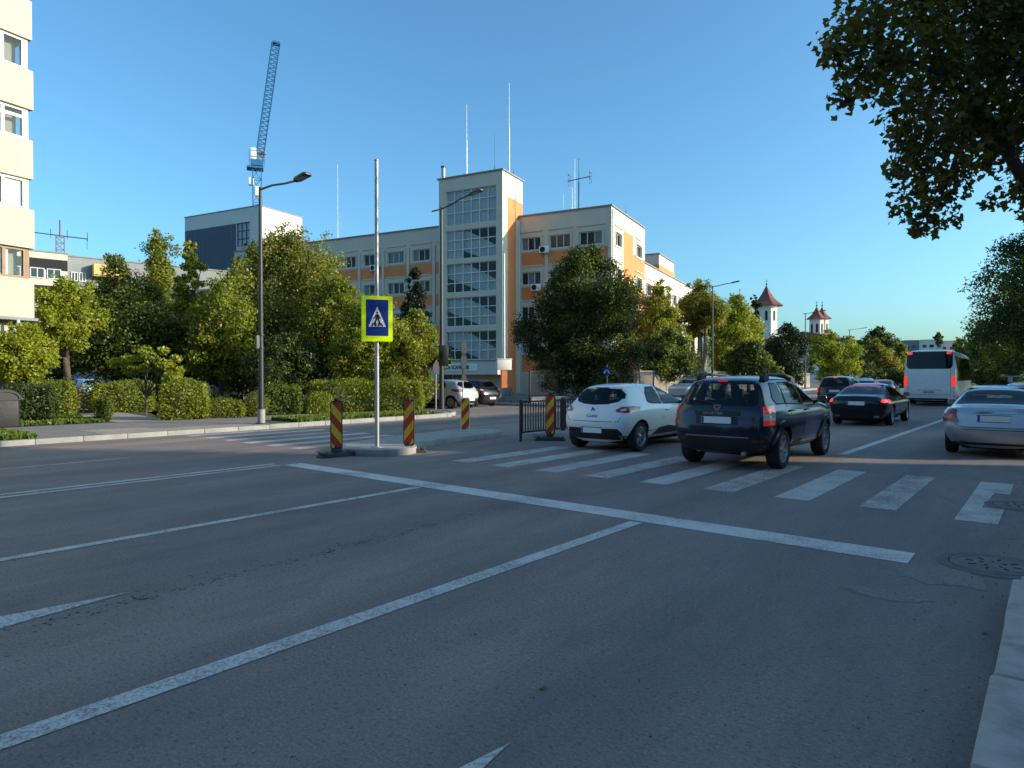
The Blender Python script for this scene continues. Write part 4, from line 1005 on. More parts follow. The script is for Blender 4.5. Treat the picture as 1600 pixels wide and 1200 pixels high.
MT['lamp_lit']=M('lamp_red_lit',(.62,.02,.012),.2,0,.3,16,coat=.5,emit=.75); MT['lamp_half']=M('lamp_red_glowing',(.50,.02,.012),.2,0,.3,16,coat=1,emit=.25); MT['lamp_white']=M('lamp_clear',(.62,.60,.58),.15,0,.1,14,coat=1)
MT['lamp_streak']=M('brake_reflection_strip',(.55,.03,.06),.3,0,.05,9,emit=.22)
MT['chrome']=M('chrome',(.62,.63,.65),.15,1,.05); MT['alloy']=M('alloy',(.42,.43,.45),.32,.85,.12,8); MT['tyre']=M('tyre',(.016,.016,.017),.85,0,.3,9,bmp=.2)
MT['glass_tint']=glassmat('tinted_car_glass',(.004,.005,.006),.02,.50); MT['cabin']=M('cabin_grey',(.03,.03,.032),.85,var=.2,vs=8); MT['seat']=M('seat_fabric',(.022,.022,.025),.9,var=.25,vs=20)
MT['eu']=M('plate_blue',(.01,.05,.34),.4); MT['well']=M('wheel_well',(.007,.007,.008),.95)

def loft_body(sp):
    low,up=sp['ylow'],sp['yup']; rz=sp['roofz']; N=len(rz); zs,hw,rhw=sp['z'],sp['hw'],sp['rhw']
    sc=sp.get('scale',[1]*N); re,ri=sp['roof']
    zb=zs[5]; H=max(rz); secs=[]
    for j in range(N):
        pts=[]; r=rz[j]; c=max(.0,min(1,(r-zb)/(H-zb)))
        w=(rhw if j<=1 else hw)
        yl=low[j] if isinstance(low[j],(list,tuple)) else [low[j]]*6
        f=.90 if j==0 else sc[j]
        z5=min(zb,r-.012); z4=min(zs[4],r-.06); z3=min(zs[3],r-.16); z2=min(zs[2],r-.26)
        zz=[zs[0],zs[1],z2,z3,z4,z5]
        for k in range(6): pts.append((w[k]*f,yl[k],zz[k]))
        w5=w[5]*f
        e=re*(.93 if j<=1 and c>.3 else 1); i_=ri
        x6=w5*.90*(1-c)+e*c; x7=w5*.66*(1-c)+i_*c
        yu=up[j]
        pts.append((x6,yu,z5+(r-z5)*.80)); pts.append((x7,yu,z5+(r-z5)*.975)); pts.append((0,yu-(.03 if j==0 else 0),r+ (.0 if c>.3 else .006)))
        secs.append(pts)
    K=9; V=[];F=[]
    idx={}
    for j in range(N):
        for k in range(K):
            x,y,z=secs[j][k]
            idx[j,k,1]=len(V); V.append((x,y,z))
            if k==K-1: idx[j,k,-1]=idx[j,k,1]
            else: idx[j,k,-1]=len(V); V.append((-x,y,z))
    for j in range(N-1):
        for k in range(K-1):
            a,b,c_,d=idx[j,k,1],idx[j+1,k,1],idx[j+1,k+1,1],idx[j,k+1,1]; F.append((a,b,c_,d))
            a,b,c_,d=idx[j,k,-1],idx[j,k+1,-1],idx[j+1,k+1,-1],idx[j+1,k,-1]; F.append((a,b,c_,d))
        F.append((idx[j,0,-1],idx[j+1,0,-1],idx[j+1,0,1],idx[j,0,1]))
    # end caps with a bulge
    for j,s in((0,-1),(N-1,1)):
        g={}
        for k in range(K-1):
            x,y,z=secs[j][k]
            for q,f in enumerate((-.45,0,.45)):
                g[k,q]=len(V); V.append((x*f,y+s*sp.get('bulge',.05)*(1-f*f),z))
        for k in range(K-2):
            row=lambda k:[idx[j,k,-1],g[k,0],g[k,1],g[k,2],idx[j,k,1]]
            r0,r1=row(k),row(k+1)
            for q in range(4): f=(r0[q],r0[q+1],r1[q+1],r1[q]); F.append(f if s<0 else f[::-1])
        r1=[idx[j,K-2,-1],g[K-2,0],g[K-2,1],g[K-2,2],idx[j,K-2,1]]; t=idx[j,K-1,1]
        for a,b in zip(r1,r1[1:]): F.append((a,b,t) if s<0 else (b,a,t))
    me=bpy.data.meshes.new('body'); me.from_pydata(V,[],F); me.update()
    bm=bmesh.new(); bm.from_mesh(me); bmesh.ops.recalc_face_normals(bm,faces=bm.faces); bm.to_mesh(me); bm.free(); return me
def eval_mesh(me, mods):
    o=bpy.data.objects.new('tmp',me); COL.objects.link(o)
    for f in mods: f(o)
    dg=bpy.context.evaluated_depsgraph_get(); r=bpy.data.meshes.new_from_object(o.evaluated_get(dg)); bpy.data.objects.remove(o); return r
def scaled(poly,f):
    cx=sum(p[0] for p in poly)/len(poly); cy=sum(p[1] for p in poly)/len(poly); return [(cx+(u-cx)*f,cy+(v-cy)*f) for u,v in poly]
def body_mesh(sp, paint, wins=(), cabin=None):
    me=loft_body(sp); me.materials.append(paint); me.materials.append(MT['well'])
    def sub(o): m=o.modifiers.new('s','SUBSURF'); m.levels=3; m.render_levels=3
    base=eval_mesh(me,[sub])
    mb=MB(); ra=sp['wr']+.055
    for y in sp['axles']:
        for s in(-1,1):
            x0,x1=(s*.50,s*1.2) if s>0 else (-1.2,-.50)
            mb.lathe([(ra,x0),(ra,x1)],32,0,Matrix.Translation((0,y,sp['wr']))@Matrix.Rotation(R(90),4,'Y'))
    cm=mb.mesh('cut'); cm.materials.append(MT['well'])
    bmm=bmesh.new(); bmm.from_mesh(cm); bmesh.ops.recalc_face_normals(bmm,faces=bmm.faces); bmm.to_mesh(cm); bmm.free()
    co=bpy.data.objects.new('cut',cm); COL.objects.link(co)
    def boo(o): m=o.modifiers.new('b','BOOLEAN'); m.operation='DIFFERENCE'; m.object=co; m.solver='EXACT'; m.material_mode='TRANSFER'
    r=eval_mesh(base,[boo]); bpy.data.objects.remove(co)
    cutters=[]
    if cabin:
        (lx,ly0,ly1,lz),(mx,my0,my1,mz),(tx,ty0,ty1,tz)=cabin
        vs=[(sx*x,y,z) for x,y0,y1,z in((lx,ly0,ly1,lz),(mx,my0,my1,mz),(tx,ty0,ty1,tz)) for sx,y in((-1,y0),(1,y0),(1,y1),(-1,y1))]
        fs=[(3,2,1,0),(8,9,10,11)]+[(4*l+k,4*l+(k+1)%4,4*l+4+(k+1)%4,4*l+4+k) for l in(0,1) for k in range(4)]
        m_=MB(); m_.add(vs,fs); cutters.append(m_)
        for nm,ax,poly in wins:
            q=scaled(poly,.95); m_=MB()
            if ax=='rear': m_.prism(q,-.95,.6,0,None,UP)
            elif ax=='side': m_.prism(q,-1.3,1.3,0,None,Matrix(((0,0,1,0),(1,0,0,0),(0,1,0,0),(0,0,0,1))))
            else: m_.prism(q,mz+.015,2.2)
            cutters.append(m_)
    for m_ in cutters:
        cm=m_.mesh('cut'); cm.materials.append(MT['cabin'])
        bmm=bmesh.new(); bmm.from_mesh(cm); bmesh.ops.remove_doubles(bmm,verts=bmm.verts,dist=1e-5); bmesh.ops.recalc_face_normals(bmm,faces=bmm.faces); bmm.to_mesh(cm); bmm.free()
        co=bpy.data.objects.new('cut',cm); COL.objects.link(co)
        def boo2(o): m=o.modifiers.new('b','BOOLEAN'); m.operation='DIFFERENCE'; m.object=co; m.solver='EXACT'; m.material_mode='TRANSFER'
        r=eval_mesh(r,[boo2]); bpy.data.objects.remove(co)
    r.polygons.foreach_set('use_smooth',[True]*len(r.polygons)); r.set_sharp_from_angle(angle=R(40)); r.name='body'
    return r,base
AX={'rear':(lambda u,v:((u,-2,v),(0,1,0))),'right':(lambda u,v:((3,u,v),(-1,0,0))),'left':(lambda u,v:((-3,u,v),(1,0,0))),'front':(lambda u,v:((u,9,v),(0,-1,0))),'top':(lambda u,v:((u,v,4),(0,0,-1)))}
class Car:
    def __init__(s, sp, root, paint, wins=(), cabin=None):
        s.sp=sp; s.root=root; me,base=body_mesh(sp,paint,wins,cabin); s.wins=wins; s.cabin=cabin; s.body=link('body',me,None,root)
        bm=bmesh.new(); bm.from_mesh(base); s.bvh=BVHTree.FromBMesh(bm); bm.free(); s.paint=paint
    def glaze(s):
        for nm,ax,poly in s.wins:
            for a in (('right','left') if ax=='side' else (ax,)):
                s.line('window_seal',[(a,scaled(poly,.985)+[scaled(poly,.985)[0]])],.045,MT['gap'],.0045)
                s.decal(nm,MT['glass_tint'],[(a,poly)],.008)
        (lx,ly0,ly1,lz),(mx,my0,my1,mz),(tx,ty0,ty1,tz)=s.cabin
        for nm,xs,y in(('front_seat',(-.36,.36),ly0+(ly1-ly0)*.60),('rear_seat',(-.36,.36),ly0+(ly1-ly0)*.24)):
            for x in xs:
                mb=MB(); mb.prism([(-.25,lz),(.25,lz),(.23,mz-.02),(.16,mz+.06),(-.16,mz+.06),(-.23,mz-.02)],-.09,.09,0,None,Matrix.Translation((x,y,0))@UP); se=mb.build(nm,MT['seat'],s.root,bevel=.03)
                mb=MB(); mb.box((x,y-.02,mz+.17),(.25,.10,.17)); mb.build('headrest',MT['seat'],se,bevel=.035)
        mb=MB(); mb.bb(-lx+.02,lx-.02,ly1-.35,ly1-.02,lz+.02,mz-.06); mb.build('dashboard',MT['seat'],s.root,bevel=.04)
    def hit(s,axis,u,v):
        if isinstance(axis,tuple):   # ('diag', side, angle): seen from the rear corner, u runs along the surface
            _,sd,ang=axis; d=Vector((-sd*math.sin(ang),math.cos(ang),0)); per=Vector((math.cos(ang),sd*math.sin(ang),0)); o=per*u-d*4+Vector((0,0,v)); o=Vector(o)
        else:
            o,d=AX[axis](u,v); o,d=Vector(o),Vector(d)
        h=s.bvh.ray_cast(o,d)
        if h[0] is None:
            h=s.bvh.find_nearest(o+d*(2 if axis!='right' and axis!='left' else 2.2))
        return h[0],h[1]
    def decal(s, name, mat, shapes, off=.006, parent=None, grid=.07):
        """shapes: list of (axis, polygon[, off]); every polygon is laid on the body surface as its own skin."""
        mb=MB()
        for sh in shapes:
            axis,poly=sh[0],sh[1]; of=sh[2] if len(sh)>2 else off; mi=sh[3] if len(sh)>3 else 0
            P=[]
            n=len(poly)
            for a,b in zip(poly,poly[1:]+poly[:1]):
                m=max(1,int(math.hypot(b[0]-a[0],b[1]-a[1])/grid))
                for k in range(m): P.append((a[0]+(b[0]-a[0])*k/m,a[1]+(b[1]-a[1])*k/m))
            nb=len(P); us=[p[0] for p in P]; vs=[p[1] for p in P]
            u=min(us)+grid*.5
            def inside(x,y):
                c=False
                for (x1,y1),(x2,y2) in zip(poly,poly[1:]+poly[:1]):
                    if (y1>y)!=(y2>y) and x<(x2-x1)*(y-y1)/(y2-y1)+x1: c=not c
                return c
            Q=list(P)
            while u<max(us):
                v=min(vs)+grid*.5
                while v<max(vs):
                    if inside(u,v) and min(math.hypot(u-p[0],v-p[1]) for p in P)>grid*.35: Q.append((u,v))
                    v+=grid
                u+=grid
            r=delaunay_2d_cdt([Vector(q) for q in Q],[],[list(range(nb))],1,1e-6)
            vv=[]; rim=[]
            for q in r[0]:
                h,nn=s.hit(axis,q[0],q[1])
                vv.append(h+nn*of); rim.append(h-nn*.004)
            fs=[tuple(f) for f in r[2]]
            mb.add(vv,fs,mi)
            # rim so that the piece has an edge
            ec={}
            for f in fs:
                for a,b in zip(f,f[1:]+f[:1]): ec[(a,b)]=1
            bl=len(mb.v); be=[(a,b) for (a,b) in ec if (b,a) not in ec]
            ids=sorted({i for e in be for i in e}); mp={i:k for k,i in enumerate(ids)}
            vs2=[vv[i] for i in ids]+[rim[i] for i in ids]; m=len(ids)
            mb.add(vs2,[(mp[b],mp[a],m+mp[a],m+mp[b]) for a,b in be],mi)
        me=mb.mesh(name); bm=bmesh.new(); bm.from_mesh(me); bmesh.ops.remove_doubles(bm,verts=bm.verts,dist=1e-5)
        bmesh.ops.recalc_face_normals(bm,faces=bm.faces); bm.to_mesh(me); bm.free()
        me.polygons.foreach_set('use_smooth',[True]*len(me.polygons)); me.set_sharp_from_angle(angle=R(45))
        return link(name,me,mat,parent or s.root)
    def line(s, name, axis_pts, w=.011, mat=None, off=.0035):
        sh=[]
        for axis,pts in axis_pts:
            L_=[];Rr=[]
            for i,p in enumerate(pts):
                a=pts[max(0,i-1)]; b=pts[min(len(pts)-1,i+1)]; d=Vector((b[0]-a[0],b[1]-a[1])).normalized(); nx,ny=-d.y*w/2,d.x*w/2
                L_.append((p[0]+nx,p[1]+ny)); Rr.append((p[0]-nx,p[1]-ny))
            for i in range(len(pts)-1): sh.append((axis,[L_[i],L_[i+1],Rr[i+1],Rr[i]],off))
        return s.decal(name,mat or MT['gap'],sh,off,None,.15)
def mir(p): return [(-u,v) for u,v in p][::-1]
def wheel(root, x, y, r, w=.21, spokes=5, side=1, hub='alloy', rimr=.68):
    Mx=Matrix.Translation((x,y,r))@Matrix.Rotation(R(90)*side,4,'Y')
    mb=MB(); rr=r*rimr
    mb.lathe([(rr,-w/2),(r*.93,-w/2),(r*.985,-w/2+.025),(r,-w/2+.05),(r,w/2-.05),(r*.985,w/2-.025),(r*.93,w/2),(rr+.01,w/2-.006),(rr,w/2-.02)],36,0,Mx,True)
    t=mb.build('wheel',MT['tyre'],root,smooth=40)
    mb=MB()
    mb.lathe([(rr,-.06),(rr,w/2-.012),(rr-.012,w/2-.01),(rr-.02,w/2-.03),(rr-.035,w/2-.06),(rr-.035,-.06)],36,0,Mx,True)
    mb.lathe([(rr-.03,-.02),(.0,-.02)],28,1,Mx)
    mb.lathe([(.16,w/2-.085),(.16,w/2-.075),(0,w/2-.075)],22,2,Mx)
    mb.lathe([(.05,w/2-.07),(.055,w/2-.035),(.04,w/2-.028),(0,w/2-.026)],16,0,Mx)
    for k in range(spokes):
        a=2*math.pi*k/spokes+.3
        A=Mx@Matrix.Rotation(a,4,'Z')
        for da in (-.13,.13):
            A2=Mx@Matrix.Rotation(a+da,4,'Z')
            mb.add([(.035,-.018,w/2-.06),(rr-.015,-.016,w/2-.05),(rr-.015,.016,w/2-.05),(.035,.018,w/2-.06),(.035,-.012,w/2-.034),(rr-.012,-.01,w/2-.02),(rr-.012,.01,w/2-.02),(.035,.012,w/2-.034)],[(0,3,2,1),(4,5,6,7),(0,1,5,4),(1,2,6,5),(2,3,7,6),(3,0,4,7)],0,A2)
    mb.build('rim',[MT[hub],MT['well'],MT['galv']],t,smooth=35)
    return t
def wheels(root, sp, spokes=5, hub='alloy', w=.205):
    for y in sp['axles']:
        for s in(-1,1): wheel(root,s*(sp['hw'][2]-w/2-.015),y,sp['wr'],w,spokes,s,hub)
    mb=MB()
    for y in sp['axles']: mb.tube([(-.6,y,sp['wr']),(.6,y,sp['wr'])],.05,8)
    mb.bb(-.55,.55,.5,sp['axles'][1]+.2,sp['z'][0]-.05,sp['z'][0]+.05); mb.build('underbody',MT['well'],root)
def plate(car, z, w=.52, h=.112, eu=True, off=.012, axis='rear'):
    p,n=car.hit(axis,0,z); y=p.y-off
    mb=MB(); mb.bb(-w/2,w/2,y-.008,y+.02,z-h/2,z+h/2,0)
    if eu: mb.bb(-w/2+.004,-w/2+.045,y-.0095,y-.0082,z-h/2+.004,z+h/2-.004,1)
    mb.bb(-w/2-.012,w/2+.012,y-.005,y+.03,z-h/2-.012,z-h/2-.0005,2); mb.bb(-w/2-.012,w/2+.012,y-.005,y+.03,z+h/2+.0005,z+h/2+.012,2)
    return mb.build('licence_plate',[MT['plate'],MT['eu'],MT['trim']],car.root)
def mirrors(car, y, z, mat, x=None):
    for s in(-1,1):
        p,n=car.hit('right' if s>0 else 'left',y,z); xs=abs(p.x)
        mb=MB(); c=(s*(xs+.14),y,z+.06)
        vs=[];prof=[(-.09,-.065),(.09,-.05),(.095,.04),(.06,.075),(-.08,.07)]
        mb.prism([(a,b) for a,b in prof],-.05,.05,0,None,Matrix.Translation(c)@UP)
        o=mb.build('door_mirror',mat,car.root,bevel=.02)
        mb=MB(); mb.prism([(a*.85,b*.82) for a,b in prof],.048,.0535,0,None,Matrix.Translation(c)@UP); mb.build('mirror_glass',MT['chrome'],o)
        mb=MB(); mb.beam((s*(xs-.05),y+.02,z),(s*(xs+.08),y,z+.02),.05); mb.build('stalk',MT['trim'],o)
def handles(car, spots, mat):
    for s,ax in((1,'right'),(-1,'left')):
        for y,z in spots:
            p,n=car.hit(ax,y,z)
            mb=MB(); mb.tube([(p.x-s*.01,y-.10,z),(p.x+s*.035,y-.07,z),(p.x+s*.04,y,z+.003),(p.x+s*.035,y+.07,z),(p.x-s*.01,y+.10,z)],.014,8); mb.build('door_handle',mat,car.root,smooth=50)
def both(poly): return [('right',poly),('left',poly)]
def place(name,label,cat,x,y,rz=0,group=None): return thing(name,label,cat,(x,y,0),rz,group)
GRP='cars on the road'
# ------------------------------------------------ white small hatchback
CL=dict(z=[.20,.27,.50,.72,.90,1.0],hw=[.60,.77,.845,.868,.85,.79],rhw=[.55,.70,.80,.835,.81,.72],
 ylow=[[.20,.12,.0,.03,.10,.17],[.42,.34,.20,.22,.28,.36],.85,1.5,2.1,2.75,3.2,3.75,4.0],yup=[.46,.64,1.02,1.6,2.0,2.85,3.25,3.75,3.9],
 roofz=[1.36,1.415,1.45,1.45,1.41,1.0,.95,.86,.72],scale=[1,1,1,1,1,1,.99,.93,.76],roof=(.61,.44),wr=.315,axles=(.64,3.23),bulge=.07)
def make_hatch(root, paint, detailed=True, lit=False, text=None, sp=CL):
    rw=[(-.44,1.33),(.44,1.33),(.565,1.20),(.59,1.14),(.50,1.075),(.30,1.025),(0,1.01),(-.30,1.025),(-.50,1.075),(-.59,1.14),(-.565,1.20)]
    sw=[(1.02,1.055),(1.22,1.02),(1.62,1.005),(1.62,1.36),(1.25,1.345),(1.08,1.22)]
    fw=[(1.70,1.003),(2.75,.985),(2.62,1.06),(2.05,1.345),(1.70,1.363)]
    c=Car(sp,root,paint,[('rear_window','rear',rw),('side_window','side',sw),('side_window','side',fw),('windscreen','top',[(-.60,2.72),(.60,2.72),(.5,2.14),(-.5,2.14)])],((.66,.42,2.85,.5),(.65,.42,2.78,1.0),(.50,.64,2.02,1.35)))
    c.glaze()
    for s in(1,-1):
        m=(lambda p:p) if s>0 else mir
        a=('diag',s,R(35)); q=lambda p:[(u,v) for u,v in p] if s>0 else mir(p)
        tl=[(.47,.885),(.60,.955),(.86,.965),(1.02,.95),(1.0,.89),(.90,.85),(.66,.835),(.50,.85)]
        o=c.decal('tail_light',MT['lamp_lit' if lit else 'lamp_red'],[(a,q(tl))],.012)
        c.decal('clear_lens',MT['lamp_white'],[(a,q([(.56,.885),(.68,.925),(.70,.875),(.60,.865)]))],.016,o)
    c.decal('bumper_trim',MT['trim'],[('rear',[(-.60,.50),(.60,.50),(.66,.42),(.72,.30),(.70,.265),(-.70,.265),(-.72,.30),(-.66,.42)])],.008)
    plate(c,.455,.50,.11)
    for s in(1,-1): c.decal('reflector',MT['lamp_red_dull'],[('rear',[(s*.60,.345),(s*.75,.36),(s*.75,.335),(s*.60,.325)])],.011)
    tg=[(-.62,.90),(-.66,.72),(-.60,.655),(-.4,.645),(.4,.645),(.60,.655),(.66,.72),(.62,.90)]
    c.line('panel_gap',[('rear',tg),('right',[(1.66,1.36),(1.66,.98),(1.62,.7),(1.55,.42)]),('right',[(1.55,.42),(1.0,.42)]),('right',[(2.78,.98),(2.80,.45),(1.56,.40)]),('left',[(1.66,1.36),(1.66,.98),(1.62,.7),(1.55,.42),(2.8,.42)])])
    for ax in('right','left'): c.decal('door_trim',MT['trim'],[(ax,[(1.22,.33),(1.45,.47),(1.9,.50),(2.75,.40),(2.75,.34),(1.9,.33)])],.014)
    c.decal('high_brake_light',MT['lamp_red_dull'],[('rear',[(-.16,1.352),(.16,1.352),(.15,1.338),(-.15,1.338)])],.012)
    mirrors(c,2.62,1.0,MT['trim']); handles(c,[(1.80,.86)],paint)
    wheels(root,sp,5)
    mb=MB(); p,n=c.hit('top',0,1.2); mb.tube([p+Vector((0,0,-.01)),p+Vector((0,-.10,.20))],.006,5); mb.build('aerial_rod',MT['trim'],root)
    if detailed:
        p,n=c.hit('rear',0,.875); 
        mb=MB(); mb.prism([(0,.085),(.045,.02),(.03,-.0),(.0,.04),(-.03,0),(-.045,.02)],-.004,.006,0,None,Matrix.Translation((0,p.y-.004,.865))@UP); mb.prism([(0,-.085),(-.045,-.02),(-.03,0),(0,-.04),(.03,0),(.045,-.02)],-.004,.006,0,None,Matrix.Translation((0,p.y-.004,.865))@UP); mb.build('emblem',MT['pole_dark'],root)
        p,n=c.hit('rear',0,.735); text_obj('lettering',text or 'CLIO',.072,MT['pole_dark'],root,Matrix.Translation((-.14,p.y-.006,.735))@STAND@Matrix.Scale(1.75,4,(1,0,0)),.003,.0)
    return c
make_hatch(place('white_hatchback','white hatchback with no roof rack, driving over the crosswalk beside the median railing','car',-7.66,12.08,0,GRP),CP['white'])
# ------------------------------------------------ dark blue SUV
DU=dict(z=[.28,.34,.60,.84,1.0,1.10],hw=[.62,.82,.895,.905,.885,.83],rhw=[.58,.77,.845,.87,.855,.79],
 ylow=[[.24,.14,.0,.06,.08,.12],[.42,.34,.18,.22,.24,.28],.85,1.7,2.4,3.0,3.5,4.0,4.28],yup=[.34,.46,1.0,1.7,2.30,3.08,3.5,4.0,4.15],
 roofz=[1.53,1.585,1.62,1.62,1.58,1.13,1.08,1.0,.86],scale=[1,1,1,1,1,1,1,.95,.8],roof=(.68,.50),wr=.345,axles=(.84,3.52),bulge=.05)
def make_suv(root, paint, detailed=True, lit=('lamp_red','lamp_streak'), rails=True):
    sp=DU
    rw=[(-.53,1.50),(.53,1.50),(.62,1.30),(.645,1.15),(.60,1.12),(-.60,1.12),(-.645,1.15),(-.62,1.30)]
    c=Car(sp,root,paint,[('rear_window','rear',rw)]+[('side_window','side',p) for p in ([(.55,1.22),(.62,1.135),(1.02,1.13),(1.0,1.47),(.72,1.47)],[(1.10,1.13),(1.95,1.10),(1.95,1.49),(1.12,1.48)],[(2.03,1.10),(3.0,1.08),(2.85,1.15),(2.36,1.45),(2.03,1.488)])]+[('windscreen','top',[(-.66,2.96),(.66,2.96),(.56,2.42),(-.56,2.42)])],((.70,.36,3.05,.6),(.70,.36,2.98,1.10),(.57,.58,2.28,1.53)))
    c.glaze()
    for ax in('right','left'):
        c.decal('sill_trim',MT['trim'],[(ax,[(1.3,.30),(3.1,.30),(3.1,.40),(1.3,.40)])],.02)
    for s in(1,-1):
        a=('diag',s,R(25)); q=lambda p:p if s>0 else mir(p)
        o=c.decal('tail_light',MT[lit[0]],[(a,q([(.735,1.085),(.93,1.10),(.945,.98),(.735,.975)])),(a,q([(.735,.855),(.94,.86),(.93,.79),(.74,.775)]))],.02)
        c.decal('clear_lens',MT['lamp_white'],[(a,q([(.735,.972),(.945,.977),(.94,.863),(.735,.858)]))],.019,o)
        c.decal('reflector',MT['lamp_red_dull'],[('rear',[(s*.58,.535),(s*.76,.545),(s*.76,.515),(s*.58,.51)])],.014)
        [c.decal('wheel_arch_trim',paint,[('right' if s>0 else 'left',[(y0+r*math.cos(R(t)),sp['wr']+r*math.sin(R(t))) for r,ts in((sp['wr']+.055,range(8,173,8)),(sp['wr']+.15,range(172,7,-8))) for t in ts])],.03) for y0 in sp['axles']]
    c.decal('bumper',MT['trim'],[('rear',[(-.80,.58),(.80,.58),(.80,.40),(.70,.31),(-.70,.31),(-.80,.40)])],.012)
    c.decal('bumper_strip',MT['galv'],[('rear',[(-.55,.585),(.55,.585),(.55,.572),(-.55,.572)])],.02)
    c.decal('number_recess',MT['trim'],[('rear',[(-.37,.92),(.37,.92),(.36,.78),(-.36,.78)])],.004)
    c.decal('tailgate_strip',MT['trim'],[('rear',[(-.40,1.005),(.40,1.005),(.39,.935),(-.39,.935)])],.022)
    plate(c,.855,.52,.112)
    c.decal('high_brake_light',MT[lit[1]],[('rear',[(-.09,1.535),(.09,1.535),(.085,1.505),(-.085,1.505)])],.014)
    c.line('panel_gap',[('rear',[(-.70,1.12),(-.72,.9),(-.70,.66),(-.6,.625),(.6,.625),(.70,.66),(.72,.9),(.70,1.12)])]+[(ax,p) for ax in('right','left') for p in([(1.06,1.47),(1.06,1.1),(1.22,.95),(1.3,.7),(1.32,.42)],[(1.99,1.48),(1.99,1.08),(1.97,.42)],[(3.02,1.08),(3.05,.44),(1.32,.42)])],.013)
    mirrors(c,2.88,1.10,paint); handles(c,[(1.22,1.0),(2.13,.99)],paint); wheels(root,sp,6,w=.225)
    if rails:
        for s in(1,-1):
            mb=MB(); zr=lambda y: c.hit('top',s*.57,y)[0].z
            pts=[(s*.57,.62,zr(.62)-.01),(s*.57,.70,zr(.7)+.075),(s*.57,.95,zr(.95)+.085),(s*.57,1.8,zr(1.8)+.075),(s*.57,2.22,zr(2.2)+.07),(s*.57,2.36,zr(2.36)-.01)]
            mb.tube(pts,[.05,.045,.028,.024,.036,.05],10)
            for y in(.72,2.2): mb.box((s*.57,y,zr(y)+.03),(.085,.24,.08))
            mb.build('roof_rail',MT['trim'],root,smooth=50)
    mb=MB(); mb.tube([(.45,.05,.30),(.45,.35,.32)],.035,10); mb.bb(-.5,.0,.35,.85,.26,.36); mb.build('exhaust',MT['galv'],root,smooth=40)
    mb=MB(); p,n=c.hit('rear',.05,1.10); mb.beam((.02,p.y-.02,1.125),(-.42,c.hit('rear',-.42,1.19)[0].y-.03,1.19),.02); mb.build('wiper',MT['trim'],root)
    if detailed:
        p,n=c.hit('rear',0,1.06)
        mb=MB(); Q=Matrix.Translation((0,p.y-.012,1.065))@UP
        mb.prism([(-.07,.05),(.07,.05),(.062,-.0),(.0,-.06),(-.062,0)],-.004,.006,0,None,Q); mb.prism([(-.045,.03),(.045,.03),(.0,-.02)],.0062,.009,1,None,Q); mb.build('emblem',[MT['chrome'],MT['trim']],root)
        p,n=c.hit('rear',0,.97); text_obj('lettering','DUSTER',.062,MT['chrome'],root,Matrix.Translation((-.225,p.y-.03,.948))@STAND@Matrix.Scale(1.55,4,(1,0,0)),.003,.003)
    return c
make_suv(place('navy_suv','dark navy SUV with roof rails driving over the crosswalk','car',-4.50,11.02,0,GRP),CP['navy'],True,('lamp_half','lamp_half'))
# ------------------------------------------------ sedans
AU=dict(z=[.18,.25,.48,.70,.83,.91],hw=[.62,.82,.895,.92,.90,.83],rhw=[.58,.76,.84,.875,.85,.73],
 ylow=[[.22,.14,.02,.0,.02,.10],[.42,.34,.2,.2,.22,.3],.85,1.4,2.1,2.6,3.3,3.8,4.4,4.68],yup=[.12,.30,.55,1.45,2.05,2.5,3.35,3.8,4.35,4.58],
 roofz=[.965,.985,1.05,1.34,1.385,1.355,.97,.92,.82,.70],scale=[1,1,1,1,1,1,1,.99,.93,.76],roof=(.62,.45),wr=.33,axles=(1.03,3.82),bulge=.07)
VO=dict(z=[.20,.27,.50,.70,.86,.93],hw=[.62,.80,.875,.90,.88,.82],rhw=[.58,.75,.83,.865,.845,.76],
 ylow=[[.18,.10,.0,.05,.07,.11],[.40,.32,.16,.2,.24,.28],.85,1.4,2.1,2.6,3.3,3.75,4.35,4.58],yup=[.12,.28,.72,1.32,1.95,2.45,3.3,3.75,4.3,4.5],
 roofz=[.99,1.0,1.03,1.36,1.43,1.40,1.0,.95,.86,.74],scale=[1,1,1,1,1,1,1,.99,.93,.76],roof=(.60,.44),wr=.32,axles=(1.0,3.72),bulge=.06)
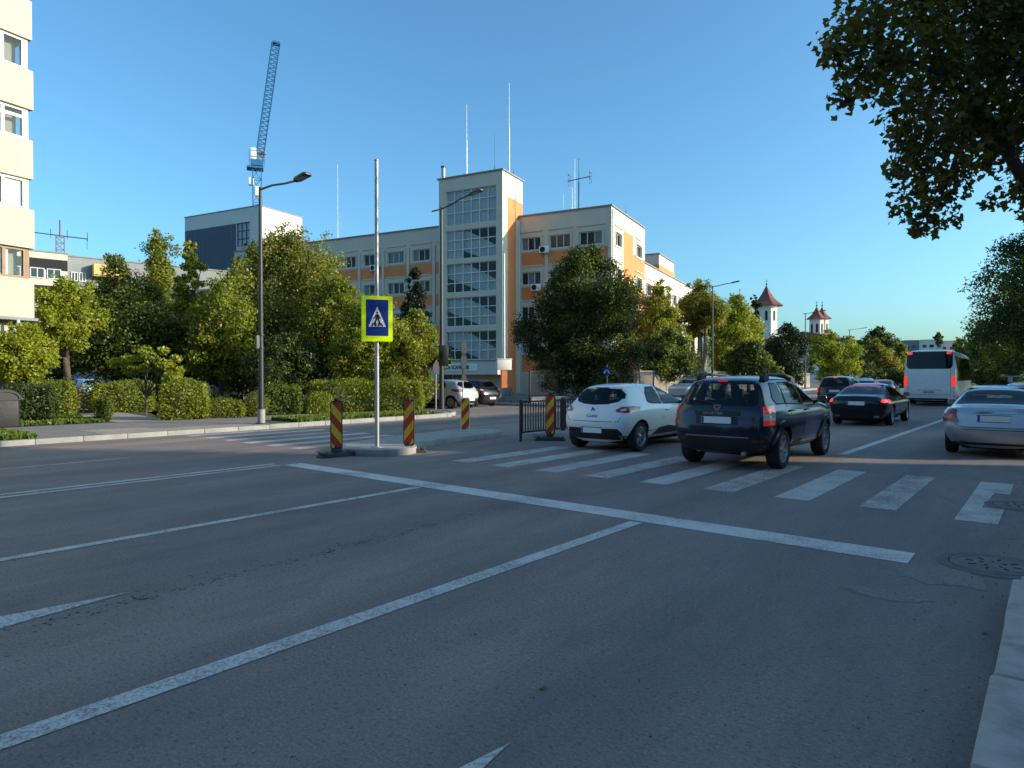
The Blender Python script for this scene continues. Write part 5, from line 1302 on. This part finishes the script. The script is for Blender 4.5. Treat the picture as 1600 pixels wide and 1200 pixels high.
def make_sedan(root, paint, sp, kind, detailed=True):
    au=kind=='dark'
    if au: rw=[(-.60,1.40),(.60,1.40),(.70,.62),(.55,.50),(-.55,.50),(-.70,.62)]
    else: rw=[(-.52,1.30),(.52,1.30),(.66,.72),(.60,.66),(-.60,.66),(-.66,.72)]
    zb=sp['z'][5]; zt_=max(sp['roofz'])
    wins=[('rear_window','top',rw),('windscreen','top',[(-.62,3.16),(.62,3.16),(.52,2.57),(-.52,2.57)])]
    for p in ([(1.0,zb+.05),(1.25,zb+.02),(1.98,zb+.01),(1.98,zt_-.10),(1.50,zt_-.12)],[(2.06,zb+.01),(3.15,zb-.0),(3.0,zb+.07),(2.50,zt_-.12),(2.06,zt_-.10)]): wins.append(('side_window','side',p))
    c=Car(sp,root,paint,wins,((.68,1.0,3.2,.45),(.66,.85,3.14,zb),(.50,1.5,2.45,zt_-.07)))
    c.glaze()
    for s in(1,-1):
        q=lambda p:p if s>0 else mir(p)
        if au:
            a=('diag',s,R(30)); o=c.decal('tail_light',MT['lamp_lit'],[(a,q([(.62,.80),(.66,.855),(.98,.86),(1.10,.83),(1.06,.78),(.94,.755),(.66,.76)]))],.014)
        else:
            o=c.decal('tail_light',MT['lamp_red'],[('rear',q([(.60,.935),(.70,.955),(.80,.94),(.825,.86),(.825,.69),(.55,.68),(.60,.80)]))],.022)
            c.decal('clear_lens',MT['lamp_red_dull'],[('rear',q([(.585,.745),(.82,.755),(.82,.725),(.58,.715)]))],.026,o)
    c.line('panel_gap',[('rear',[(-.60,.92),(-.60,.80),(-.63,.66),(-.5,.60 if not au else .62),(.5,.60 if not au else .62),(.63,.66),(.60,.80),(.60,.92)])]+[(ax,p) for ax in('right','left') for p in([(1.32,zb),(1.38,.6),(1.42,.34)],[(2.02,zt_-.1),(2.02,.34)],[(3.1,zb-.02),(3.1,.36),(1.42,.34)])],.012)
    if au:
        plate(c,.735,.52,.12); c.decal('bumper_trim',MT['trim'],[('rear',[(-.70,.40),(.70,.40),(.66,.26),(-.66,.26)])],.01)
        c.decal('high_brake_light',MT['lamp_streak'],[('top',[(-.46,1.40),(.46,1.40),(.47,1.24),(-.47,1.24)])],.010)  # glowing strip also paints the brake light's wide reflection on the rear glass
        for s in(1,-1): c.decal('exhaust',MT['chrome'],[('rear',[(s*.50,.35),(s*.64,.35),(s*.64,.29),(s*.50,.29)])],.016)
        mirrors(c,3.0,.92,paint)
    else:
        c.decal('number_recess',paint,[('rear',[(-.43,.86),(.43,.86),(.40,.69),(-.40,.69)])],.004)
        plate(c,.775,.52,.115); c.decal('boot_strip',MT['chrome'],[('rear',[(-.36,.90),(.36,.90),(.35,.872),(-.35,.872)])],.018)
        c.line('bumper_crease',[('rear',[(-.78,.565),(-.5,.555),(.5,.555),(.78,.565)])],.012)
        c.decal('bumper_trim',MT['trim'],[('rear',[(-.72,.30),(.72,.30),(.70,.26),(-.70,.26)])],.01)
        mb=MB(); mb.tube([(-.52,.02,.27),(-.52,.3,.28)],.05,12); mb.build('exhaust',MT['trim'],root,smooth=40)
        mirrors(c,3.02,.94,paint); 
    handles(c,[(1.45,.82),(2.2,.81)],paint); wheels(root,sp,5)
    return c
make_sedan(place('dark_sedan','near-black sloping sedan with lit brake lights behind the bus','car',-4.98,23.6,0,GRP),CP['black'],AU,'dark')
make_sedan(place('silver_sedan','silver sedan with unlit dark red tail lights at the right kerb','car',-.93,15.85,R(.5),GRP),CP['silver'],VO,'volvo')
make_suv(place('dark_suv','smaller dark SUV ahead with one high red brake light, left of the sloping sedan','car',-8.75,36.6,R(2),GRP),CP['black'],False,('lamp_lit','lamp_lit'),False)
make_sedan(place('dark_sedan','far dark car with lit tail lights just left of the bus','car',-9.6,52.5,R(4),GRP),CP['navy'],AU,'dark')
make_hatch(place('red_hatchback','tiny dark red car at the far left of the queue','car',-14.2,71,R(7),GRP),CP['red'],False,True)
make_hatch(place('white_hatchback','white hatchback with a roof rack in front of the silver sedan','car',-.55,23.6,0,GRP),CP['white'],False)
# roof rack on that car
rk=[o for o in bpy.data.objects if o.get('label','').startswith('white hatchback with a roof rack')][0]
mb=MB()
for y in(1.0,2.0):
    mb.beam((-.74,y,1.60),(.74,y,1.60),.07,0,.035)
    for s in(-.52,.52): mb.box((s,y,1.51),(.07,.09,.18))
for s in(-.70,-.25,.25,.70): mb.beam((s,.65,1.64),(s,2.3,1.64),.03)
mb.build('roof_rack',MT['galv'],rk)
make_sedan(place('silver_sedan','pale silver sedan partly hidden beyond the dark SUV and sedan','car',-9.4,46.0,R(3),GRP),CP['silver'],VO,'volvo',False)
# oncoming / parked ones
make_sedan(place('white_sedan','white oncoming sedan in front of the brown panel fence','car',-21.3,49.5,R(180),GRP),CP['pearl'],VO,'volvo',False)
PG='cars parked beyond the park and in the side street'
x,y=at(736,33.0)
make_hatch(place('silver_hatchback','silver hatchback parked in the side street before the tower entrance','car',x,y,RZ_OFF+R(90)+R(-6),PG),CP['pearl'],False)
x,y=at(769,35)
make_hatch(place('black_hatchback','black car parked behind the silver hatchback by the iron fence','car',x,y,RZ_OFF+R(78),PG),CP['black'],False)
for px,d,a,p,lab in ((352,40,70,'white','white car parked in the shade behind the hedges'),(150,44,95,'blue','light blue car showing above the clipped hedge'),(86,46,95,'blue','light blue car glimpsed beneath the yellow-green trees'),(250,43,80,'pearl','pale car half hidden behind the bright sapling'),(440,41,60,'silver','silver car seen through the gap between the two hedges')):
    x,y=at(px,d); make_hatch(place('parked_car',lab,'car',x,y,R(a),PG),CP[p],False)
# ------------------------------------------------ bus
t=place('white_bus','white city bus seen from behind with lit red lights','bus',-5.3,42.0,R(1.5))
BUS=dict(z=[.30,.40,.7,1.2,1.7,2.0],hw=[1.16,1.22,1.25,1.25,1.25,1.24],rhw=[1.12,1.2,1.235,1.235,1.235,1.22],
  ylow=[[.10,.06,.0,0,0,.02],[.2,.16,.1,.1,.1,.12],2.6,5,7,9,11.5,11.9],yup=[.10,.22,2.6,5,7,9,11.4,11.7],roofz=[2.98,3.06,3.1,3.1,3.1,3.1,3.06,2.95],scale=[1,1,1,1,1,1,1,.93],roof=(1.17,.95),wr=.48,axles=(3.1,9.1),bulge=.05)
c=Car(BUS,t,carpaint('bus_white',(.82,.82,.81),0,.4,.5,.12))
c.decal('rear_window',MT['glass_car'],[('rear',[(-1.04,2.93),(1.04,2.93),(1.06,2.2),(1.0,2.05),(.9,2.0),(-.9,2.0),(-1.0,2.05),(-1.06,2.2)])],.012)
for s in(1,-1):
    c.decal('tail_light',MT['lamp_lit'],[('rear',[(s*1.03,1.60),(s*1.17,1.60),(s*1.17,1.06),(s*1.03,1.06)])],.02)
    c.decal('high_brake_light',MT['lamp_lit'],[('rear',[(s*.78,2.91),(s*.98,2.91),(s*.98,2.79),(s*.78,2.79)])],.024)
    ax='right' if s>0 else 'left'
    for k in range(5): c.decal('side_window',MT['glass_car'],[(ax,[(.7+2.2*k,1.35),(2.82+2.2*k,1.35),(2.82+2.2*k,2.7),(.7+2.2*k,2.7)])],.01,None,.3)
c.decal('bumper',MT['trim'],[('rear',[(-1.15,.42),(1.15,.42),(1.12,.33),(-1.12,.33)])],.02)
c.line('panel_gap',[('rear',[(-.98,2.0),(-.98,.62),(.98,.62),(.98,2.0)]),('rear',[(-.55,.86),(.55,.86)])],.018)
c.decal('number_plate',MT['galv'],[('rear',[(-.26,.80),(.26,.80),(.26,.70),(-.26,.70)])],.02)
wheels(t,BUS,6,'galv',.29)
mb=MB(); mb.bb(-.9,.9,.5,2.0,.2,.36); mb.build('engine_tray',MT['well'],t)
# ================================================================ TREES AND SHRUBS
TG='trees in the park'; SG='street and yard trees beyond the office'
def tpx(label,px,d,pytop,wpx,pybot,n,leaf,kinds,seed,shape='round',nb=24,group=TG,name='tree',**k):
    n=int(n*2.0); leaf*=.72
    x,y=at(px,d); H=zt(pytop,d)-.1; W=wpx*d/FPX; zb=max(.3,zt(pybot,d)); return tree(name,label,x,y,H,W,zb,n,leaf,kinds,seed,shape,nb,group,**k)
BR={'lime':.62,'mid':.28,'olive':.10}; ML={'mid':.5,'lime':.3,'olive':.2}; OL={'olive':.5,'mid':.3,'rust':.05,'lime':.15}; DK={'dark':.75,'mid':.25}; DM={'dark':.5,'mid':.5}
tpx('bright yellow-green tree under the cream apartment block',38,26,505,120,608,9000,.16,{'lime':.9,'mid':.1},11,nb=20)
tpx('upright yellow-green tree right of the apartment block corner',105,30,432,105,548,8000,.17,{'lime':.7,'mid':.3},12,'vase',nb=20)
tpx('dark leafy tree behind the slim pointed one',180,38,398,150,600,13000,.20,{'dark':.35,'mid':.4,'olive':.25},13,nb=26)
tpx('tallest pointed tree left of the navy building',248,40,360,150,600,14000,.20,{'mid':.45,'olive':.35,'lime':.2},14,'cone',nb=30)
tpx('narrow columnar yellowish tree at the left edge of the navy building',298,38,378,62,600,7000,.18,{'lime':.5,'olive':.5},15,'column',nb=18)
tpx('broad dark tree low behind the sapling',230,34,470,210,600,14000,.19,{'dark':.5,'mid':.5},16,nb=28)
tpx('wide tree left of the tall street lamp',345,33,430,150,600,13000,.18,ML,17,nb=26)
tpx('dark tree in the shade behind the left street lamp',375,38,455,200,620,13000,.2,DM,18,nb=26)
tpx('tallest spreading olive tree right of the tall street lamp',452,37,350,200,590,20000,.19,{'olive':.55,'mid':.25,'lime':.15,'rust':.05},19,nb=34)
tpx('small dark evergreen top against the navy building',392,44,380,80,520,6000,.2,DK,20,nb=14)
tpx('leaning tree with feathery sprays left of the crossing sign',520,34,425,140,600,13000,.17,{'mid':.5,'olive':.4,'lime':.1},21,nb=26)
tpx('dark understorey tree between the lamp and the crossing sign',450,30.5,520,150,628,9000,.17,DK,22,nb=22)
tpx('light willow-like tree right behind the crossing sign',585,31,462,130,630,13000,.15,{'lime':.45,'olive':.35,'mid':.2},23,'vase',nb=26)
tpx('dense low tree beside the signal lamp',652,32,485,95,636,9500,.15,{'mid':.55,'lime':.2,'olive':.25},24,'vase',nb=22)
tpx('dark conifer in front of the left office wing',648,42,420,75,610,8000,.17,{'conifer':1},25,'column',nb=18)
tpx('shaded tree filling the gap left of the signal lamp',560,38,470,120,620,9000,.19,DM,26,nb=20)
tpx('dark tree at the far left beneath the block',55,36,500,150,610,8000,.2,DM,27,nb=18)
# the big round tree in front of the office
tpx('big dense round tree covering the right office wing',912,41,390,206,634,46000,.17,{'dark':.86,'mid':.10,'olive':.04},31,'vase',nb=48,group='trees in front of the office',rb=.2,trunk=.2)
# beyond the office
tpx('yellow-green tree right behind the corner of the office',1030,60,440,98,600,11500,.26,{'mid':.45,'olive':.35,'lime':.2},32,nb=20,group=SG)
tpx('dark tree in the shade below the yellow-green one',1040,55,515,124,600,11000,.25,DK,33,nb=20,group=SG)
tpx('tall tree with bare pale forked trunk behind the street lamp',1092,64,438,104,528,9500,.26,{'mid':.5,'olive':.4,'dark':.1},34,nb=16,group=SG,trunk=.30,bark='bark_pale',fork=1)
tpx('bright green tree right of the bare forked trunk',1144,66,460,112,595,12500,.26,{'lime':.35,'mid':.65},35,nb=22,group=SG)
tpx('dark tree low behind the navy SUV roof',1170,58,530,90,600,8000,.25,DK,36,nb=20,group=SG)
tpx('dark pointed conifer left of the church tower',1180,76,462,48,600,6500,.28,{'conifer':.8,'dark':.2},37,'cone',nb=20,group=SG)
tpx('dark broad conifer below the church tower',1232,78,505,84,604,9000,.28,{'conifer':.7,'dark':.3},38,'vase',nb=22,group=SG)
tpx('low dark conifer left of the broad one',1200,80,540,50,604,5000,.28,{'conifer':.6,'mid':.4},39,'vase',nb=14,group=SG)
tpx('light green tree below the twin turrets',1295,98,515,84,602,9000,.34,{'lime':.35,'mid':.65},40,nb=18,group=SG)
tpx('green tree between the light green one and the brownish one',1325,110,525,50,602,5000,.36,ML,41,nb=14,group=SG)
tpx('brownish autumn tree left of the bus',1368,120,528,72,602,7000,.4,{'rust':.35,'olive':.4,'mid':.25},42,nb=18,group=SG)
tpx('flat-topped dark pine behind the brownish tree',1372,150,510,66,560,4500,.5,{'conifer':.6,'mid':.4},43,nb=12,group=SG)
tpx('green tree touching the left side of the bus',1405,135,535,50,602,5000,.44,{'mid':.6,'olive':.4},44,nb=14,group=SG)
tpx('small dark round tree on the skyline above the bus',1466,310,519,16,540,900,.9,DK,45,nb=6,group=SG)
tpx('hazy tree right of the distant blocks',1500,180,528,50,600,4500,.6,{'mid':.6,'dark':.4},46,nb=14,group=SG)
tpx('low shaded bushes-like tree between the SUVs and the bus',1395,70,575,90,610,5000,.28,DK,47,nb=16,group=SG)
# right-hand row, receding along the pavement
RG='trees in a row along the right pavement'
tpx('far dark tree of the right row, just right of the bus',1535,95,500,70,612,7000,.34,{'dark':.6,'mid':.4},51,nb=18,group=RG)
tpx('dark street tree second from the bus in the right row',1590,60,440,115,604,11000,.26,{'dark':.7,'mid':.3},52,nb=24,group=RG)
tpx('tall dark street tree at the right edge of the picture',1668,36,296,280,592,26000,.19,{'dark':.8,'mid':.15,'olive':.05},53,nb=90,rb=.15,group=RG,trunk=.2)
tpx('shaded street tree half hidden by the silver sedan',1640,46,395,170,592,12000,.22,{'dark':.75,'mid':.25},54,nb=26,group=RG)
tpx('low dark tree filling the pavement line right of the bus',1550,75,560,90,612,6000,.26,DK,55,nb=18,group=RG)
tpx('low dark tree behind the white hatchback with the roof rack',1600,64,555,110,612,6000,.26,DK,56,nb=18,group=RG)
bt=tree('tree','dark street tree in the row behind the camera',-3,-24,12,10,1.2,14000,.3,DK,91,'round',30,'trees behind the camera',z0=.0)
for k,(bx,by) in enumerate(((-12,-27),(-21,-22),(-30,-27),(6,-26))):
    c=dup(bt); c.location=(bx,by,0); c.rotation_euler=(0,0,k*1.3)
# overhanging maple close by on the right: clumps hand placed where its boughs hang
x0,y0=2.1,14.2
t=thing('maple_tree','big maple with dark boughs hanging into the upper right corner','tree',(x0,y0,.1),0,RG)
rng=np.random.default_rng(77)
CL_=[(1345,25,9.5,42),(1310,62,9.3,34),(1375,70,9.6,52),(1330,100,9.4,36),(1300,80,9.2,22),(1312,155,9.3,24),(1340,130,9.5,30),(1385,125,9.8,40),(1420,60,10,55),(1450,110,10.2,52),(1405,180,10,36),(1450,190,10.3,55),(1500,60,10.6,75),(1560,50,10.8,80),(1620,90,11,90),(1500,150,10.6,70),(1560,160,10.8,60),(1620,190,11,60),
 (1430,235,10.2,36),(1480,250,10.4,48),(1410,215,10,24),(1525,215,10.7,50),(1400,265,10,22),(1440,280,10.2,34),(1490,285,10.5,30),(1420,320,10.1,30),(1450,345,10.2,26),(1432,360,10.2,14),(1470,320,10.4,24),(1495,345,10.5,11),(1560,215,10.9,30),(1545,255,10.9,22),(1585,285,11,24),(1548,316,10.9,14),(1610,310,11,34),(1640,250,11.2,50),
 (1500,-20,10.5,80),(1600,-30,10.8,100),(1440,0,10,40),(1400,-30,9.8,50),(1680,100,11,110),(1680,-60,11,120),(1560,-120,10.6,100)]
bl=[]
for px,py,d,r in CL_:
    X,Y=at(px,d); bl.append((X-x0,Y-y0,zt(py,d)-.1,r*d/FPX))
for k in range(26):    # the rest of the crown over the pavement, out of the picture
    a=k*2.4; rr=1.2+2.4*((k*.37)%1); bl.append((1.6+rr*math.cos(a),rr*.5*math.sin(a)-1.0,4.8+5.3*((k*.61)%1),.9))
p,nr,mi=blob_leaves(bl,50000,rng,.09,[.76,.12,.12],1.0,.25)
nr=nr+np.array([0,0,.5])
link('crown',leaf_mesh('crown',p,nr,.098,mi,rng,True),[L['maple'],L['dark'],L['maple2']],t)
mb=MB(); mb.tube([(0,0,-.1),(.05,.0,1.2),(.0,.05,2.6),(-.1,.0,3.8)],[.27,.2,.18,.16],12)
tops=[]
for px,py,d in ((1598,285,11),(1570,235,10.8),(1530,170,10.6),(1470,120,10.3),(1400,90,9.9),(1330,70,9.4)):
    X,Y=at(px,d); tops.append((X-x0,Y-y0,zt(py,d)-.1))
mb.tube([(-.1,0,3.6),tuple(Vector((-.1,0,3.8)).lerp(Vector(tops[0]),.5)+Vector((0,0,-.1)))]+tops,[.14,.125,.11,.095,.075,.05,.03,.012],9)
for a,b in ((1,(1440,250,10.2)),(2,(1600,60,10.9)),(3,(1440,20,10)),(2,(1460,330,10.3)),(4,(1310,150,9.3)),(0,(1640,250,11.2))):
    X,Y=at(b[0],b[2]); q=Vector((X-x0,Y-y0,zt(b[1],b[2])-.1)); s=Vector(tops[a]); mb.tube([s,s.lerp(q,.5)+Vector((0,0,.12)),q],[.06,.04,.01],7)
for k in range(6):
    b=bl[-20+k*3]; mb.tube([(-.05,.02,3.7),tuple(Vector((0,0,3.8)).lerp(Vector(b[:3]),.5)),b[:3]],[.11,.07,.02],7)
mb.build('trunk',MT['bark'],t,smooth=50)
# ---------------------------------------------------------------- shrubs and hedges in the park
HG='clipped hedges along the park edge'
def hpx(label,px,py,d,wpx,h,dep,n,leaf,kinds,seed,rnd=.2,rz=None,name='hedge',cat='hedge',group=HG):
    n=int(n*2.0); leaf*=.74; x,y=at(px,d); hedge(name,label,cat,x,y,face_cam(x,y)+(rz or 0),wpx*d/FPX,dep,h,n,leaf,kinds,seed,group,rnd=min(.5,rnd+.13))
hpx('dark shaded hedge right behind the litter bin',46,668,21,62,1.25,1.3,3600,.10,{'dark':.9,'mid':.1},61,.15)
hpx('clipped hedge block behind the dark one, with pale stems',78,640,25,60,1.35,1.2,3200,.11,{'mid':.6,'lime':.4},62,.2)
hpx('clipped hedge block between the sapling and the path',192,645,27.8,86,1.25,1.3,4600,.11,{'mid':.5,'lime':.4,'olive':.1},63,.22)
hpx('largest rounded hedge block at the pavement right of the path',286,660,23.2,72,1.28,1.4,5200,.10,{'mid':.6,'lime':.4},64,.25)
hpx('low loose shrubs right of the rounded hedge block',345,655,24,75,.62,1.1,2600,.10,{'mid':.6,'olive':.3,'lime':.1},65,.4)
hpx('dark hedge block behind the tall street lamp',443,652,26,56,1.15,1.3,3400,.10,{'dark':.4,'mid':.6},66,.2)
hpx('long trimmed hedge behind the crossing sign and hazard markers',575,650,28.2,182,1.32,1.5,9500,.10,{'mid':.5,'lime':.35,'olive':.15},67,.1,-.12)
hpx('tiny bush on the lawn beside the path',160,665,21.8,22,.75,.5,900,.09,{'mid':.7,'dark':.3},68,.4,None,'bush','bush','small bushes in the park')
hpx('thin flowering shrub between the two clipped hedge blocks',126,640,27,40,1.15,.8,700,.11,{'olive':.6,'rust':.2,'mid':.2},69,.5,None,'bush','bush','small bushes in the park')
hpx('small bush at the left foot of the tall street lamp',398,650,24.5,26,.8,.6,900,.09,{'mid':.5,'olive':.5},70,.4,None,'bush','bush','small bushes in the park')
hpx('weedy shrub before the left end of the long hedge',498,662,26.5,40,.75,.7,1300,.09,{'lime':.4,'mid':.6},71,.45,None,'bush','bush','small bushes in the park')
hpx('dark shrub beneath the conifer before the left office wing',690,625,36,40,1.2,1.0,1500,.12,DK,72,.4,None,'bush','bush','small bushes in the park')
# sapling with visible stems
x,y=at(228,25.5)
t=thing('sapling','bright spreading sapling with bare forked stems among the hedges','tree',(x,y,.1),0,TG)
rng=np.random.default_rng(88); bl=[]; mb=MB(); random.seed(5)
mb.tube([(0,0,-.05),(.02,0,.5),(0,.02,.8)],[.05,.04,.035],7)
rt=lambda u,z,v=0:(RT[0]*u+FW[0]*v,RT[1]*u+FW[1]*v,z)
for u,z,v,r in ((-1.15,2.0,0,.25),(-.8,1.75,.3,.26),(-.55,2.15,-.2,.26),(-.1,2.45,.1,.3),(.25,2.25,-.3,.28),(.55,2.5,.2,.22),(.75,1.95,0,.3),(1.05,2.2,.2,.2),(1.1,1.5,-.1,.3),(.8,1.3,.3,.34),(1.35,1.25,0,.28),(.4,1.7,.4,.25),(-.3,1.8,.4,.22),(1.2,1.75,.1,.2)):
    q=rt(u,z,v); bl.append((*q,r)); a=rt(u*.45,.8+(z-.8)*.55,v*.4); mb.tube([(0,0,.7),a,q],[.026,.016,.005],6)
p,nr,mi=blob_leaves(bl,3600,rng,.12,[.75,.25],.7,.2); link('crown',leaf_mesh('crown',p,nr,.13,mi,rng),[L['lime'],L['mid']],t); mb.build('trunk',MT['bark'],t,smooth=50)
# slim bare trunks in the shade of the park
# ================================================================ ADDED BLOCKS, OUT OF VIEW: SHADE FROM THE RIGHT, DARK REFLECTIONS FROM BEHIND
block('long grey block added out of view on the right pavement to shade the road',14,19,-30,23.8,SHADE_H)
block('grey block added out of view beyond the light gap to shade the road',14,19,27.8,66,SHADE_H2)
block('low grey block added far behind the camera to darken car reflections',-34,-12,-48,-38,12)
block('wide grey block added straight behind the camera to darken car reflections',-10,12,-46,-34,14)
# ================================================================ LIGHT, SKY, CAMERA
SUN_AZ=math.degrees(0)+58.7; SUN_EL=16.0
w=bpy.data.worlds.new('World'); SC.world=w; w.use_nodes=True; nt=w.node_tree
sky=nt.nodes.new('ShaderNodeTexSky'); sky.sky_type='NISHITA'; sky.sun_disc=False; sky.sun_elevation=R(SUN_EL); sky.sun_rotation=R(SUN_AZ)
sky.air_density=SKY_AIR; sky.dust_density=SKY_DUST; sky.ozone_density=SKY_OZ; sky.altitude=100
nt.links.new(mix(nt,1.0,sky.outputs[0],SKY_TINT,'MULTIPLY'),nt.nodes['Background'].inputs[0]); nt.nodes['Background'].inputs[1].default_value=SKY_STR
sl=bpy.data.lights.new('sun','SUN'); sl.energy=SUN_STR; sl.angle=R(.6); sl.color=(1.0,.87,.69)
so=bpy.data.objects.new('sun',sl); COL.objects.link(so)
d=Vector((math.sin(R(SUN_AZ))*math.cos(R(SUN_EL)),math.cos(R(SUN_AZ))*math.cos(R(SUN_EL)),math.sin(R(SUN_EL))))
so.rotation_euler=d.to_track_quat('Z','Y').to_euler(); so.location=(30,20,40)
cam=bpy.data.cameras.new('camera'); co=bpy.data.objects.new('camera',cam); COL.objects.link(co)
cam.sensor_width=36; cam.lens=36*FPX/1600; cam.clip_end=4000; cam.clip_start=.05
co.location=(0,0,EYE); co.rotation_euler=(R(90)-PITCH,0,TH); SC.camera=co
vs=SC.view_settings; vs.view_transform='Standard'; vs.look='None'; vs.exposure=EXPO; vs.gamma=1
SC.cycles.max_bounces=8; SC.cycles.transparent_max_bounces=8
